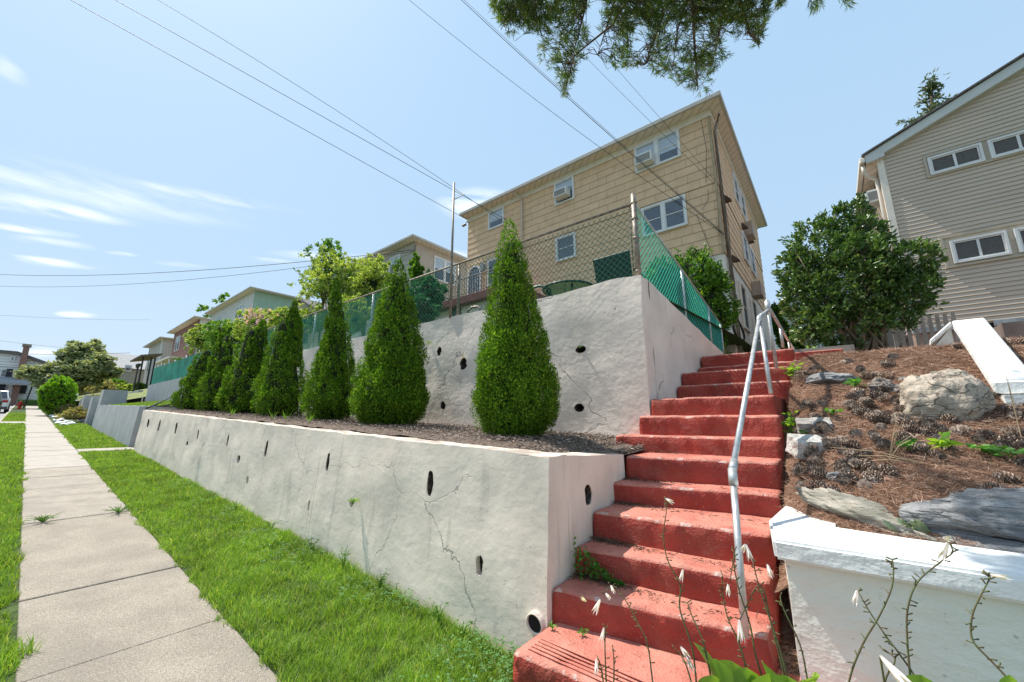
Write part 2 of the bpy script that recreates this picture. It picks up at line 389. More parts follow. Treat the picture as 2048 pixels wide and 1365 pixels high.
# one wide sheet that reaches the horizon, a little below everything else
v = [(x, y, gz(x)-.20) for x in (400, 6, -20, -40, -60, -80, -95, -140, -700) for y in (-700, 1.0, 700)]
f = [(i*3+j, i*3+j+1, i*3+j+4, i*3+j+3) for i in range(8) for j in range(2)]
tag(link('ground', v, f, lawnm), kind='structure')
strip('road', -9.5, -.86, road, -.13)
mb = MB()
for x0, x1 in zip(np.linspace(6, -95, 34)[:-1], np.linspace(6, -95, 34)[1:]):
    mb.hexa([(x0,-.86,gz(x0)-.2),(x1+.012,-.86,gz(x1)-.2),(x1+.012,-.72,gz(x1)-.2),(x0,-.72,gz(x0)-.2),
             (x0,-.86,gz(x0)+.004),(x1+.012,-.86,gz(x1)+.004),(x1+.012,-.72,gz(x1)+.004),(x0,-.72,gz(x0)+.004)])
tag(mb.build('kerb', slabw, bevel=.008), kind='structure')
strip('verge_soil', -.72, .25, lawnm, -.02)
strip('lawn_soil', 1.3, 2.62, lawnm, -.015, ny=2, far=False, x1=-60)
# sidewalk: separate slabs with real joints
joints = [5.2, 3.6, 2.1, .55, -1.05, -2.6, -4.1, -5.62, -7.27, -8.76]
j2 = [-8.76]
while j2[-1] > -93: j2.append(j2[-1]-1.52)
def slabs(xs, m, nm):
    mb = MB()
    for a, b in zip(xs[:-1], xs[1:]):
        a2, b2 = a-.008, b+.008; dz = random.uniform(-.008, .008)
        mb.hexa([(b2,.235,gz(b)-.1),(a2,.235,gz(a)-.1),(a2,1.31,gz(a)-.1),(b2,1.31,gz(b)-.1),
                 (b2,.235,gz(b)+dz),(a2,.235,gz(a)+dz),(a2,1.31,gz(a)+dz),(b2,1.31,gz(b)+dz)])
    return tag(mb.build(nm, m, bevel=.006), kind='structure')
slabs(joints, slabm, 'sidewalk')
slabs(j2[:5], mat('mid_concrete', (.40,.345,.28), .9, .12, 4, .6, 100, extra=aggex), 'sidewalk')
slabs(j2[4:], slabw, 'sidewalk')
# path from the sidewalk to the neighbour's steps, path across the verge
mb = MB()
for (x0, x1, y0, y1) in ((-18.5,-19.4,1.315,2.75), (-37.2,-39.6,-.72,.23)):
    mb.hexa([(x1,y0,gz(x1)-.1),(x0,y0,gz(x0)-.1),(x0,y1,gz(x0)-.1),(x1,y1,gz(x1)-.1),
             (x1,y0,gz(x1)+.012),(x0,y0,gz(x0)+.012),(x0,y1,gz(x0)+.012),(x1,y1,gz(x1)+.012)])
tag(mb.build('path', slabw, bevel=.006), kind='structure')

# ------------------------------------------------------------------ grass
grassm = leafmat('grass_blades', (.115,.235,.03), (.28,.42,.07), (.47,.46,.22), trans=.35, rough=.6, gloss=.15)
def grass(name, zones, yfun, label, hmul=1., seed=1):
    r = np.random.default_rng(seed); Vs = []
    for (xa, xb, dens, h, wd) in zones:
        y0, y1 = yfun; n = int(abs(xa-xb)*(y1-y0)*dens)
        x = r.uniform(xb, xa, n); y = r.uniform(y0, y1, n)
        # ragged borders: spill over the sidewalk in tufts
        def nz(a, s, off): return np.array([noise.noise(Vector((p*s, off, 0))) for p in a])
        ed = nz(x, 2.1, seed)*.13+nz(x, 7., seed+5)*.10
        if y0 > .5: keep = y > y0+.13+ed*.8
        else: keep = y < y1-.12+ed
        x, y = x[keep], y[keep]; n = len(x)
        cl = np.array([noise.noise(Vector((a*1.8, b*1.8, seed))) for a, b in zip(x, y)])
        cl2 = np.array([noise.noise(Vector((a*9, b*9, seed+3))) for a, b in zip(x, y)])
        hh = h*hmul*(r.uniform(.35, 1.25, n)*(1+.75*cl+.9*cl2)); z = G0-GR*x-.02
        ang = r.uniform(0, 2*np.pi, n); side = np.stack([np.cos(ang), np.sin(ang), np.zeros(n)], 1)
        la = r.uniform(0, 2*np.pi, n); lm = r.uniform(.15, .95, n)*hh
        lean = np.stack([np.cos(la)*lm, np.sin(la)*lm, np.zeros(n)], 1)
        P = np.stack([x, y, z], 1); W = (wd*r.uniform(.6, 1.3, n))[:, None]
        up = np.zeros((n, 3)); up[:, 2] = hh
        M1 = P+lean*.35+up*.6; T = P+lean*1.0+up*r.uniform(.75, 1., n)[:, None]
        Vs.append(np.stack([P-side*W*.5, P+side*W*.5, M1+side*W*.42, M1-side*W*.42, T], 1))
    o = npmesh(name, np.concatenate(Vs), 5, grassm, None, [(0,1,2),(0,2,3),(3,2,4)])
    return tag(o, label, 'grass', kind='stuff')
grass('grass', [(1.2,-3.0,11000,.085,.0045),(-3,-6,8000,.08,.0055),(-6,-11,4200,.075,.008),(-11,-18.45,2300,.07,.012)], (1.17,2.52),
      'bright green lawn between the sidewalk and the low cream wall', seed=2)
grass('grass', [(-19.45,-30,1300,.07,.02),(-30,-36.3,800,.07,.03)], (1.17,2.62), 'sunlit lawn patch in front of the grey concrete wall', seed=5)
grass('grass', [(-1.5,-6,7500,.08,.0055),(-6,-12,3800,.075,.008),(-12,-22,1800,.07,.014),(-22,-37.1,700,.07,.03),(-39.7,-56,450,.07,.04)], (-.70,.33),
      'green grass verge strip between sidewalk and kerb', seed=3)
r = np.random.default_rng(12); n = 1300; cx = -1.8-9*r.random(n)**1.5; cy = 2.5-np.abs(r.normal(size=n))*.28; k_ = np.array([noise.noise(Vector((a*1.3, b*1.3, 3))) for a, b in zip(cx, cy)]) > -.05; cx, cy = cx[k_], cy[k_]; n = len(cx)
a = r.uniform(0, 6.28, n); P = np.stack([cx, cy, G0-GR*cx+r.uniform(.04, .11, n)], 1)
P = np.repeat(P, 3, 0)+r.normal(size=(3*n, 3))*.004; a = np.repeat(a, 3)+np.tile([0, 2.1, 4.2], n)
tag(leaves('clover', P, np.stack([np.cos(a), np.sin(a), .15+0*a], 1), .022, .02, leafmat('clover_leaf', (.05,.13,.03), (.11,.23,.06), trans=.25), None, .1, np.tile([[0,0,1.]], (3*n, 1))+r.normal(size=(3*n,3))*.2), 'patches of clover growing in the lawn beside the low wall', 'clover', kind='stuff')
# low weeds along the foot of the wall and in the sidewalk joint
weedm = leafmat('weed_leaf', (.07,.17,.02), (.17,.32,.05), trans=.3)
def weed(P, n, rad, h, L, name='weed', label='', cat='weed', group=None, m=None, seed=0, flat=.5, stem=True):
    r = np.random.default_rng(seed+100); P = Vector(P)
    root = E(name, P, label, cat, group); mb = MB(); LP = []; LD = []
    ns = max(3, n//6)
    for i in range(ns):
        a = r.uniform(0, 6.28); q = Vector((math.cos(a), math.sin(a), 0))*rad*r.uniform(.1, 1)
        top = P+q+Vector((0, 0, h*r.uniform(.5, 1)))
        mid = P+q*.35+Vector((0, 0, h*.45)); mb.tube([P, mid, top], [.0035, .003, .0015], 4)
        for k in range(max(2, n//ns)):
            t = r.uniform(.35, 1); b = P.lerp(top, t) if t < .5 else mid.lerp(top, (t-.5)*2)
            aa = r.uniform(0, 6.28); LP.append(b); LD.append((math.cos(aa), math.sin(aa), r.uniform(-.2, flat)))
    if stem: mb.build('stem', weedm, root)
    leaves('leaf_cluster', np.array(LP), np.array(LD), L*r.uniform(.6, 1.2, len(LP)), L*.45, m or weedm, root)
    return root

# ================================================================== RETAINING WALLS with weep holes
def grid_face(nx, nz, fn):
    v = [fn(i/nx, j/nz) for j in range(nz+1) for i in range(nx+1)]
    f = [(j*(nx+1)+i, j*(nx+1)+i+1, (j+1)*(nx+1)+i+1, (j+1)*(nx+1)+i) for j in range(nz) for i in range(nx)]
    return v, f
def solid_wall(x0, x1, yf, yb, zb, zt, nx, nz, batter=0., rough=.012, seed=0, ny=4, yb_end=None):
    """closed box wall along X, gridded so that its faces and edges are uneven; zb, zt functions of x"""
    def P(a, b, c):   # a along, b across, c up, all 0..1
        x = x0+(x1-x0)*a; z = zb(x)+(zt(x)-zb(x))*c; y = (yf-batter*(1-c))*(1-b)+yb*b
        d = rough
        x += d*.8*noise.noise(Vector((seed+x*1.7, y*3, z*3))) if a in (0, 1) else 0
        y += (d*fbm((x*.9, seed+3.3, z*1.6), 1., 3)+d*.5*fbm((x*5, seed, z*5), 1, 2)) if b == 0 else 0
        z += (d*.9*fbm((x*1.5, y*2, seed+7), 1., 3)+d*.35*fbm((x*9, y*9, seed+7), 1., 2)) if c == 1 else 0
        return (x, y, z)
    bm = bmesh.new()
    def face(fn, na, nb):
        v, f = grid_face(na, nb, fn); vv = [bm.verts.new(p) for p in v]
        for q in f: bm.faces.new([vv[i] for i in q])
    face(lambda i, j: P(i, 0, j), nx, nz); face(lambda i, j: P(i, 1, j), nx, nz)
    face(lambda i, j: P(i, j, 1), nx, ny); face(lambda i, j: P(i, j, 0), nx, ny)
    face(lambda i, j: P(0, i, j), ny, nz); face(lambda i, j: P(1, i, j), ny, nz)
    bmesh.ops.remove_doubles(bm, verts=bm.verts, dist=1e-3)
    bmesh.ops.recalc_face_normals(bm, faces=bm.faces)
    return bm
def soft(me, a=32):
    for p in me.polygons: p.use_smooth = True
    me.set_sharp_from_angle(angle=R_(a))
def bool_cut(bm, cut, name, m, parent=None, smooth=False):
    me = bpy.data.meshes.new(name); bm.to_mesh(me); bm.free()
    o = bpy.data.objects.new(name, me); COL.objects.link(o)
    cm = bpy.data.meshes.new('cut'); cm.from_pydata([tuple(p) for p in cut.v], [], cut.f); cm.update()
    b2 = bmesh.new(); b2.from_mesh(cm); bmesh.ops.recalc_face_normals(b2, faces=b2.faces); b2.to_mesh(cm); b2.free()
    c = bpy.data.objects.new('cut', cm); COL.objects.link(c)
    md = o.modifiers.new('b', 'BOOLEAN'); md.operation = 'DIFFERENCE'; md.object = c; md.solver = 'EXACT'
    dg = bpy.context.evaluated_depsgraph_get(); me2 = bpy.data.meshes.new_from_object(o.evaluated_get(dg))
    bpy.data.objects.remove(o); bpy.data.objects.remove(c)
    print('BOOL', name, len(me2.polygons))
    me2.name = name; me2.materials.clear()
    soft(me2)
    return place(name, me2, m, parent)
def blob(c, u, wv, a, b, seed, n=14, irr=.20):
    c = Vector(c); r = random.Random(seed)
    q = lambda v: math.copysign(abs(v)**.8, v)
    return [c+u*(a*q(math.cos(t))*(1+r.uniform(-irr, irr)))+wv*(b*q(math.sin(t))*(1+r.uniform(-irr*.5, irr*.5))) for t in [2*math.pi*i/n for i in range(n)]]
UX, UY, UZ = Vector((1,0,0)), Vector((0,1,0)), Vector((0,0,1))
holes = [(860,967,20,50),(965,1129,22,36),(655,925,8,36),(624,1011,5,20),(532,898,6,30),(479,919,8,14),(499,960,5,13),
         (455,882,4,22),(396,870,4,18),(375,887,4,8),(352,857,4,20),(319,852,4,20),(296,847,4,14),(706,1006,10,14)]
cut = MB(); LIN = []
for i, (x, y, ww, hh) in enumerate(holes):
    c = atY(x, y, 2.58); k = c.length/F
    wx = ww*k/abs(ray(x, y).normalized().y)*.62; hz = hh*k*1.02
    cut.prism(blob(c+UY*-.2, UX, UZ, max(wx*.44, .019), hz*.44, i), UY*.42); LIN.append(blob(c, UX, UZ, max(wx*.44, .019)*.93, hz*.42, i))
for (x_, w_) in ((atY(414, 863, 2.6).x, .007), (atY(645, 899, 2.6).x, .006)): cut.box((x_-w_, 2.3, -2), (x_+w_, 2.585 if x_ < -6 else 2.58, .9))
c = atX(1177, 990, -1.75); cut.prism(blob(c+UX*.2, UY, UZ, .065, .085, 77, 12), UX*-.42)
wall_lo = E('retaining_wall', (-1.75, 2.55, -1.7), 'long low cream stucco wall with weep holes along the lawn', 'wall')
bm = solid_wall(-1.75, -18.2, 2.60, 2.86, lambda x: gz(x)-.25, TOPL, 160, 12, .09, .016, 1)
bool_cut(bm, cut, 'wall_face', stucco, wall_lo)
hollow = mat('shaded_hollow', (.12,.095,.075), 1, .5, 30, .8, 50)  # dark colour stands in for the shade inside the weep holes
def lining(pl, d, parent):
    n = len(pl); v = [q+d*.008 for q in pl]+[q+d*.2 for q in pl]; link('weep_hole', v, [(i, (i+1) % n, n+(i+1) % n, n+i) for i in range(n)]+[tuple(range(n, 2*n))], hollow, parent)
for pl in LIN: lining(pl, UY, wall_lo)
# return of the wall beside the stairs
bm = solid_wall(-1.752, -2.0, 2.862, 3.98, lambda x: -1.75, lambda x: TOPL(x)-.003, 3, 10, 0, .01, 4, ny=14)
for vtx in bm.verts:
    if vtx.co.z > -.5: vtx.co.z -= .055*(vtx.co.y-2.86)
bool_cut(bm, MB().prism(blob(c+UX*.2, UY, UZ, .065, .085, 77, 12), UX*-.42), 'wall_return', stucco, wall_lo)
lining(blob(c, UY, UZ, .060, .079, 77, 12), UX*-1, wall_lo)
# drain pipe stub low at the corner
p = atY(1068, 1249, 2.508); pipe = MB()
n = 20; d = Vector((0, -1, -.09)).normalized(); a = d.cross(UZ).normalized(); b = a.cross(d)
ring = lambda off, r: [p+d*off+a*(r*math.cos(t))+b*(r*math.sin(t)) for t in [2*math.pi*i/n for i in range(n)]]
rs = [ring(-.14, .088), ring(.002, .070), ring(.004, .062), ring(-.03, .058)]
vv = [q for r_ in rs for q in r_]; ff = [(k*n+i, k*n+(i+1) % n, (k+1)*n+(i+1) % n, (k+1)*n+i) for k in range(3) for i in range(n)]+[tuple(range(3*n, 4*n))]
po = pipe.add(vv, ff).build('drain_pipe', stucco, wall_lo, True); po.data.materials[0] = stucco
MB().add([q+d*.02 for q in rs[3]], [tuple(range(n))]).build('bore_shade', darkm, wall_lo)  # near-black disc paints the shade down the pipe

cut = MB(); LIN2 = []
for i, (x, y, ww, hh) in enumerate([(878,703,13,22),(927,728,20,30),(886,811,14,20),(1160,699,22,18),(1158,816,20,19),(1231,619,3,3)]):
    c = atY(x, y, 5.0); k = c.length/F
    cut.prism(blob(c+UY*-.2, UX, UZ, ww*k*.50, hh*k*.40, 20+i), UY*.42); LIN2.append(blob(c, UX, UZ, ww*k*.46, hh*k*.37, 20+i))
wall_up = E('retaining_wall', (-1.9, 5.1, 0), 'tall pale stucco wall behind the row of cone-shaped evergreens', 'wall')
bm = solid_wall(-1.82, -19.2, 5.0, 5.3, lambda x: MUL(x)-.3, TOPU, 150, 14, .0, .022, 9)
for vtx in bm.verts:     # the coping dips a little away from the corner
    if vtx.co.z > 1.7: vtx.co.z += -.03*math.exp(-((vtx.co.x+3.4)/.7)**2)+.02*math.exp(-((vtx.co.x+2.3)/.3)**2)
bool_cut(bm, cut, 'wall_face', stucco2, wall_up)
for pl in LIN2: lining(pl, UY, wall_up)
# side wall climbing along the stairs: top falls towards the back
mb = bmesh.new()
def Pside(a, b, c):
    y = 5.302+(9.85-5.302)*a; zt = 1.945-.095*(y-5.3)-.0*a; z = .1*(1-c)+zt*c; x = -1.822-.28*b
    if b == 0: x += .02*fbm((y*1.1, z*1.3, 3), 1, 3)
    if c == 1: z += .018*fbm((y*2, x*3, 9), 1, 3)
    return (x, y, z)
def addf(fn, na, nb):
    v, f = grid_face(na, nb, fn); vv = [mb.verts.new(p) for p in v]
    for q in f: mb.faces.new([vv[i] for i in q])
addf(lambda i, j: Pside(i, 0, j), 40, 10); addf(lambda i, j: Pside(i, 1, j), 40, 10); addf(lambda i, j: Pside(i, j, 1), 40, 3)
addf(lambda i, j: Pside(1, i, j), 3, 10)
me = bpy.data.meshes.new('wall_side'); bmesh.ops.recalc_face_normals(mb, faces=mb.faces); mb.to_mesh(me); mb.free()
soft(me); place('wall_side', me, stucco2, wall_up)

# planting bed (mulch) between the two walls
v, f = grid_face(150, 16, lambda i, j: (-1.98-16.1*i, 2.84+2.2*j, MUL(-1.98-16.1*i)+.02+.03*fbm((16*i*1.3, 2.2*j*1.3, 0), 1.4, 4)-(.03 if j in (0,) else 0)-.14*math.exp(-(16.1*i/.22)**2)*(1-j*.6)))
v += [(-1.76,2.9,-.40),(-1.76,5.04,-.30),(-2.0,5.04,-.24),(-2.0,2.9,-.36)]; f += [(len(v)-4,len(v)-3,len(v)-2,len(v)-1)]
tag(link('planting_bed', v, f, mulchm), kind='structure')
n = 26000; x = -1.8-16*rng.random(n)**1.8; y = rng.uniform(2.88, 5., n); y = np.where(x > -2.02, 4+.98*rng.random(n), y); z = MUL(x)+.03-.05*(x > -2)-.13*np.exp(-((x+1.98)/.22)**2)*(1-.6*np.clip((y-2.84)/2.2, 0, 1))+.03*rng.random(n)
D = rng.normal(size=(n, 3)); D[:, 2] *= .25
chipm = leafmat('mulch_chip', (.10,.07,.055), (.34,.27,.22), (.55,.47,.40), trans=0, rough=.9)
tag(leaves('mulch', np.stack([x, y, z], 1), D, rng.uniform(.015, .055, n), rng.uniform(.005, .014, n), chipm), 'brown bark mulch spread around the evergreens', 'mulch', kind='stuff')

# ================================================================== STAIRS
st = E('stairs', (-1.1, 2.6, -1.5), 'flight of worn red painted concrete steps beside the cream wall', 'stairs')
SX = [ # left x, left y, right x, right y, z (nosing line)
 (-1.735,2.14,.05,2.20,-1.385),(-1.745,2.596,-.44,2.80,-1.17),(-1.745,2.94,-.44,3.09,-.977),(-1.745,3.24,-.44,3.34,-.76),
 (-1.80,3.70,-.43,3.95,-.58),(-1.745,4.0,-.44,4.24,-.35),(-2.12,4.60,-.44,4.62,-.162),(-1.89,4.44+.36,-.44,4.80+.06,.062),
 (-1.80,5.0,-.48,5.05,.28),(-1.80,6.12,-.40,6.2,.52),(-1.80,6.42,-.42,6.5,.74),(-1.80,7.45,-.40,7.5,.93),(-1.80,7.72,-.40,7.8,1.17)]
def step_mesh(i):
    xl, yl, xr, yr, z = SX[i]
    zb = z-.42; yb = (SX[i+1][1] if i+1 < len(SX) else 11)+.35
    nx, rr = 36, .028
    prof = [(0., zb), (0.006, z-.10), (0., z-rr), (rr*.3, z-rr*.28), (rr, z), (rr+.05, z+.002)]
    nd = 7; v = []; f = []
    for k in range(nx+1):
        t = k/nx; x = xl+(xr-xl)*t; y0 = yl+(yr-yl)*t; col = []
        for (dy, zz) in prof:
            w1 = .010*fbm((x*3, i*7.7, zz*3), 1, 3)+.006*fbm((x*14, i*3.1, zz*14), 1, 3); chip = .016*max(0, fbm((x*6, i*5.5, 1), 1, 3)) if zz > z-.05 else 0
            col.append((x, y0+dy+w1+chip, zz+(.006*fbm((x*4, i*2.2, dy*5), 1, 3) if zz > z-.05 else 0)-chip*.5))
        for q in range(1, nd+1):
            yy = y0+rr+.05+(yb-y0-rr-.05)*q/nd; col.append((x, yy, z+.006*fbm((x*4, i*2.2, yy*4), 1, 3)))
        if k in (0, nx):   # rounded ends
            s = (1 if k == 0 else -1)
            col = [(a+s*.012*(c > z-.05), b, c-.008*(c > z-.05)) for a, b, c in col]
        v += col
    m = len(prof)+nd
    for k in range(nx):
        for q in range(m-1): f.append((k*m+q, k*m+q+1, (k+1)*m+q+1, (k+1)*m+q))
    for k, s in ((0, 1), (nx, -1)):   # end caps
        base = len(v); v.append((v[k*m][0], v[k*m+m-1][1], zb)); f.append(tuple([k*m+q for q in range(m)]+[base]))
    return v, f
for i in range(len(SX)):
    v, f = step_mesh(i); o = link('step', v, f, redp, st)
    for p_ in o.data.polygons: p_.use_smooth = len(p_.vertices) == 4
tag(MB().box((-1.8, 7.9, .9), (.35, 14.2, 1.155)).build('landing', slabw), kind='structure')
MB().box((-.38, 7.45, .9), (.2, 7.62, 1.045)).build('landing_edge', redp, st, bevel=.01)
# scored lines on the lowest tread
mb = MB()
for k in range(5): mb.box((-1.66, 2.20+.035*k, -1.386), (-.9, 2.206+.035*k, -1.3805))
mb.build('grip_line', mat('score_line', (.16,.03,.02), .9), st)
# white rubble concrete strip between steps and white wall
v, f = grid_face(10, 40, lambda i, j: (-.46+.20*i, 2.15+2.3*j, -1.62+.42*max(0, j*2.3-.45)+.05*fbm((i*2, j*14, 5), 1, 4)))
tag(link('rubble_strip', v, f, mat('lime_rubble', (.62,.59,.54), .95, .3, 14, 1., 40, col2=(.28,.20,.15))), kind='structure')

# handrail
hr = E('handrail', (-.55, 2.75, -1.17), 'galvanised pipe handrail on the right side of the red steps', 'railing')
b1 = Vector((-.545, 2.72, -1.18)); e1 = atX(1465, 942, -.60); t2 = atX(1519, 634, -.56)
b2 = Vector((-.535, 5.12, .27)); p2 = Vector((-.555, 5.22, 1.14))
def pt(mb, a, b, r=.021): mb.cyl(a, b, r, 14)
mb = MB(); pt(mb, b1, e1); mb.build('post', galv, hr, True)
mb = MB(); pt(mb, e1, t2); mb.build('rail', galv, hr, True)
b2 = atZ(1541, 782, .29); b2 = atX(1541, 782, -.50); b2.z = .28
mb = MB(); pt(mb, b2, t2-Vector((0,0,.03))); mb.build('post', galv, hr, True)
mb = MB(); mb.cyl(e1-(e1-b1).normalized()*.10, e1+(e1-b1).normalized()*.012, .029, 14); mb.cyl(e1+(t2-e1).normalized()*.0, e1+(t2-e1).normalized()*.10, .028, 14)
mb.cyl(t2-(t2-e1).normalized()*.12, t2+(t2-e1).normalized()*.0, .028, 14); mb.build('elbow', galv, hr, True)
b3 = atX(1553, 737, -.50); t3 = atX(1535, 612, -.50)
mb = MB(); pt(mb, b3, t3+UZ*.05); mb.build('post', galv, hr, True)
mb = MB(); pt(mb, t2, t3-UZ*.06); e9 = Vector((t3.x, 13.5, t3.z-.02)); pt(mb, t3, e9); mb.build('rail', galv, hr, True)
mb = MB(); mb.cyl(t3-UZ*.09, t3+UZ*.06, .03, 12); mb.cyl(t3+UZ*.06, t3+UZ*.075, .018, 12); mb.build('cap', galv, hr, True)
for yy in (7.2, 8.6, 10.2, 11.8):
    mb = MB(); pt(mb, (t3.x, yy, 1.1), (t3.x, yy, t3.z-.01)); mb.build('post', galv, hr, True)

# ================================================================== WHITE WALL, right front
wf = E('garden_wall', (.4, 2.85, -1.6), 'pale green wall with thick white cap right of the red steps', 'wall')
CZ = -.66
def capz(x, y): return CZ+.006*fbm((x*3, y*3, 2), 1, 3)
outl = [(-.37,2.81),(-.45,3.36),(-.41,4.02),(-.25,4.25),(-.07,4.02),(-.08,3.38),(.25,3.34),(3.5,3.27),(3.5,2.81)]
bm = bmesh.new(); tp = [bm.verts.new((x, y, CZ)) for x, y in outl]; ftop = bm.faces.new(tp)
r = bmesh.ops.extrude_face_region(bm, geom=[ftop]); 
for g in r['geom']:
    if isinstance(g, bmesh.types.BMVert): g.co.z -= .105
bmesh.ops.recalc_face_normals(bm, faces=bm.faces)
bmesh.ops.bevel(bm, geom=bm.edges[:], offset=.014, segments=2, affect='EDGES')
me = bpy.data.meshes.new('cap'); bm.to_mesh(me); bm.free(); place('cap', me, whitep, wf)
MB().prism([(-.325,2.86,-1.9),(-.39,3.37,-1.9),(-.36,3.95,-1.9),(-.25,4.12,-1.9),(-.13,3.95,-1.9),(-.13,3.3,-1.9),(3.5,3.2,-1.9),(3.5,2.86,-1.9)], (0,0,1.9+CZ-.1055)).build('wall_body', greenp, wf)

# ================================================================== GARDEN SLOPE
def gard(x, y):
    z = -.80+.478*(min(y, 6.7)-3.2)
    if y > 6.7: z = .873+(y-6.7)*.055
    if y < 3.3: z = -.80
    z -= .22*math.exp(-((x+.42)/.16)**2)*(1 if y < 6.8 else .3)
    z += .045*fbm((x*1.1, y*1.1, 4), 1, 4)
    if x > 1.2: z -= .35*min(1, (x-1.2)*1.2)*max(0, min(1, (6.5-y)/3))
    return z
v, f = grid_face(90, 130, lambda i, j: (-.42+5.5*i**1.4, 3.0+10*j**1.3, gard(-.42+5.5*i**1.4, 3.0+10*j**1.3)))
tag(link('garden_slope', v, f, strawm, smooth=True), kind='structure')
v, f = grid_face(30, 20, lambda i, j: (-1.85-33*i, 5.25+30*j, TOPU(-1.85-33*i)-.12+.55*min(1, 30*j/8)+.03*33*i*.6))
tag(link('yard_lawn', v, f, lawnm), kind='structure')
v, f = grid_face(30, 16, lambda i, j: (-35.2-60*i, 3.35+24*j, gz(-35.2-60*i)+1.35-(.55*max(0, i-.3))+2.9*min(1, 24*j/11)+.25*fbm((60*i*.2, 24*j*.2, 3), 1, 3)))
tag(link('hill_slope', v, f, mat('dry_slope', (.24,.25,.10), 1, .4, 6, .8, 20, col2=(.12,.15,.05))), kind='structure')
# pine straw: thin needles lying on the slope
n = 70000; x = -.38+2.6*rng.random(n); y = 3.15+4.0*rng.random(n)**.9
z = np.array([gard(a, b) for a, b in zip(x, y)])+.006+.018*rng.random(n)
D = rng.normal(size=(n, 3)); D[:, 2] = D[:, 1]*.42+rng.normal(size=n)*.14
strawn = leafmat('pine_straw', (.15,.08,.055), (.42,.25,.17), (.60,.46,.35), trans=.05, rough=.7)
tag(leaves('pine_needles', np.stack([x, y, z], 1), D, rng.uniform(.05, .13, n), rng.uniform(.0022, .0042, n), strawn), 'rust brown fallen pine needles covering the garden slope', 'pine needles', kind='stuff')
n = 9000; x = -.50+.26*rng.random(n); y = 2.3+2.6*rng.random(n); z = -1.58+.42*np.maximum(0, (y-2.15)-.45)+.03
D = rng.normal(size=(n, 3)); D[:, 2] *= .3
tag(leaves('pine_needles', np.stack([x, y, z], 1), D, .09, .003, strawn), 'pine needles caught in the gap beside the lowest red steps', 'pine needles', kind='stuff')
# small litter of dead needles and leaves on the treads
LP = []
for i, nn in ((1,420),(2,420),(3,320),(4,220),(5,120),(8,60)):
    xl, yl, xr, yr, z = SX[i]; y2 = SX[i+1][1]
    for k in range(nn):
        x = xl+.03+(abs(random.gauss(0, .22)) if random.random() < .75 else random.random()*1.3); y = min(y2-.01, y2-abs(random.gauss(0, .05)))
        if x < xr-.05: LP.append((x, y, z+.012))
LP = np.array(LP); D = rng.normal(size=LP.shape); D[:, 2] *= .15
tag(leaves('leaf_litter', LP, D, rng.uniform(.02, .07, len(LP)), .006, mat('dead_leaf', (.13,.085,.055), .95, .3, 30)), 'dead needles and crumbs of leaf lying on the red treads', 'leaf litter', kind='stuff')

# pine cones
def cone_mesh():
    r = random.Random(3); V = []; n = 70
    for i in range(n):
        t = (i+.5)/n; a = i*2.39996; R = .021*math.sin(math.pi*(t*.86+.09))**.8+.003; z = t*.085
        c = Vector((math.cos(a), math.sin(a), 0)); s = Vector((-math.sin(a), math.cos(a), 0))
        b = c*R*.35+UZ*z; tip = c*(R+.008)+UZ*(z-.003); V.append([b-s*.003, b+s*.003, tip+s*.008, tip-s*.008, tip+UZ*.006])
    return np.array([[tuple(q) for q in l] for l in V])
conem = leafmat('pine_cone_scale', (.12,.085,.065), (.40,.31,.25), (.58,.50,.42), trans=0, rough=.85)
c0 = npmesh('pine_cone', cone_mesh(), 5, conem, None, [(0,1,2),(0,2,3),(3,2,4)])
first = True; rc = random.Random(11); k = 0
while k < 295:
    x = rc.uniform(-.3, 1.9); y = rc.uniform(3.5, 6.6)
    dn = noise.noise(Vector((x*1.6, y*1.6, 8)))
    if rc.random() > max(.05, .55+dn*1.2)*(1.3 if 3.9 < y < 5.4 else .22): continue
    o = c0 if first else c0.copy()
    if not first: COL.objects.link(o)
    first = False; s = rc.uniform(1.0, 1.6); o.location = (x, y, gard(x, y)+.028)
    o.rotation_euler = (rc.uniform(1.1, 1.9), rc.uniform(-.4, .4), rc.uniform(0, 6.28)); o.scale = (s, s, s)
    tag(o, 'dark open pine cone lying on the needle covered slope', 'pine cone', 'pine cones on the garden slope'); k += 1

# ------------------------------------------------------------------ rocks
def rock(name, c, rad, label, m, seed, rot=(0,0,0), planes=14, flat=.8, cat='rock', ns=.10, parent=None, sub=5, lo=.62, strata=0.):
    bm = bmesh.new(); bmesh.ops.create_icosphere(bm, subdivisions=sub, radius=1)
    r = random.Random(seed); PL = []
    for i in range(planes):
        n = Vector((r.gauss(0,1), r.gauss(0,1), r.gauss(0,1))).normalized(); PL.append((n, r.uniform(lo, 1.)))
    Rm = Matrix.Rotation(rot[2], 3, 'Z') @ Matrix.Rotation(rot[1], 3, 'Y') @ Matrix.Rotation(rot[0], 3, 'X')
    for v in bm.verts:
        d = v.co.normalized(); k = 1.
        for n, h in PL:
            q = n.dot(d)
            if q > .05: k = min(k, h/q)
        p = d*k; p += d*(ns*fbm(p*1.8+Vector((seed,)*3), 1, 5)); p += d*(ns*.35*fbm(p*7+Vector((seed,)*3), 1, 3))
        if strata:
            q_ = Vector((p.x*1.3, p.y*2, p.z*4.2))+Vector((seed,)*3); p += d*strata*(abs(noise.noise(q_))*1.6-.35+.5*abs(noise.noise(q_*2.3)))
        v.co = Rm @ Vector((p.x*rad[0], p.y*rad[1], p.z*rad[2]))
    me = bpy.data.meshes.new(name); bm.to_mesh(me); bm.free()
    for p in me.polygons: p.use_smooth = True
    o = place(name, me, m, None); o.location = c
    return tag(o, label, cat)
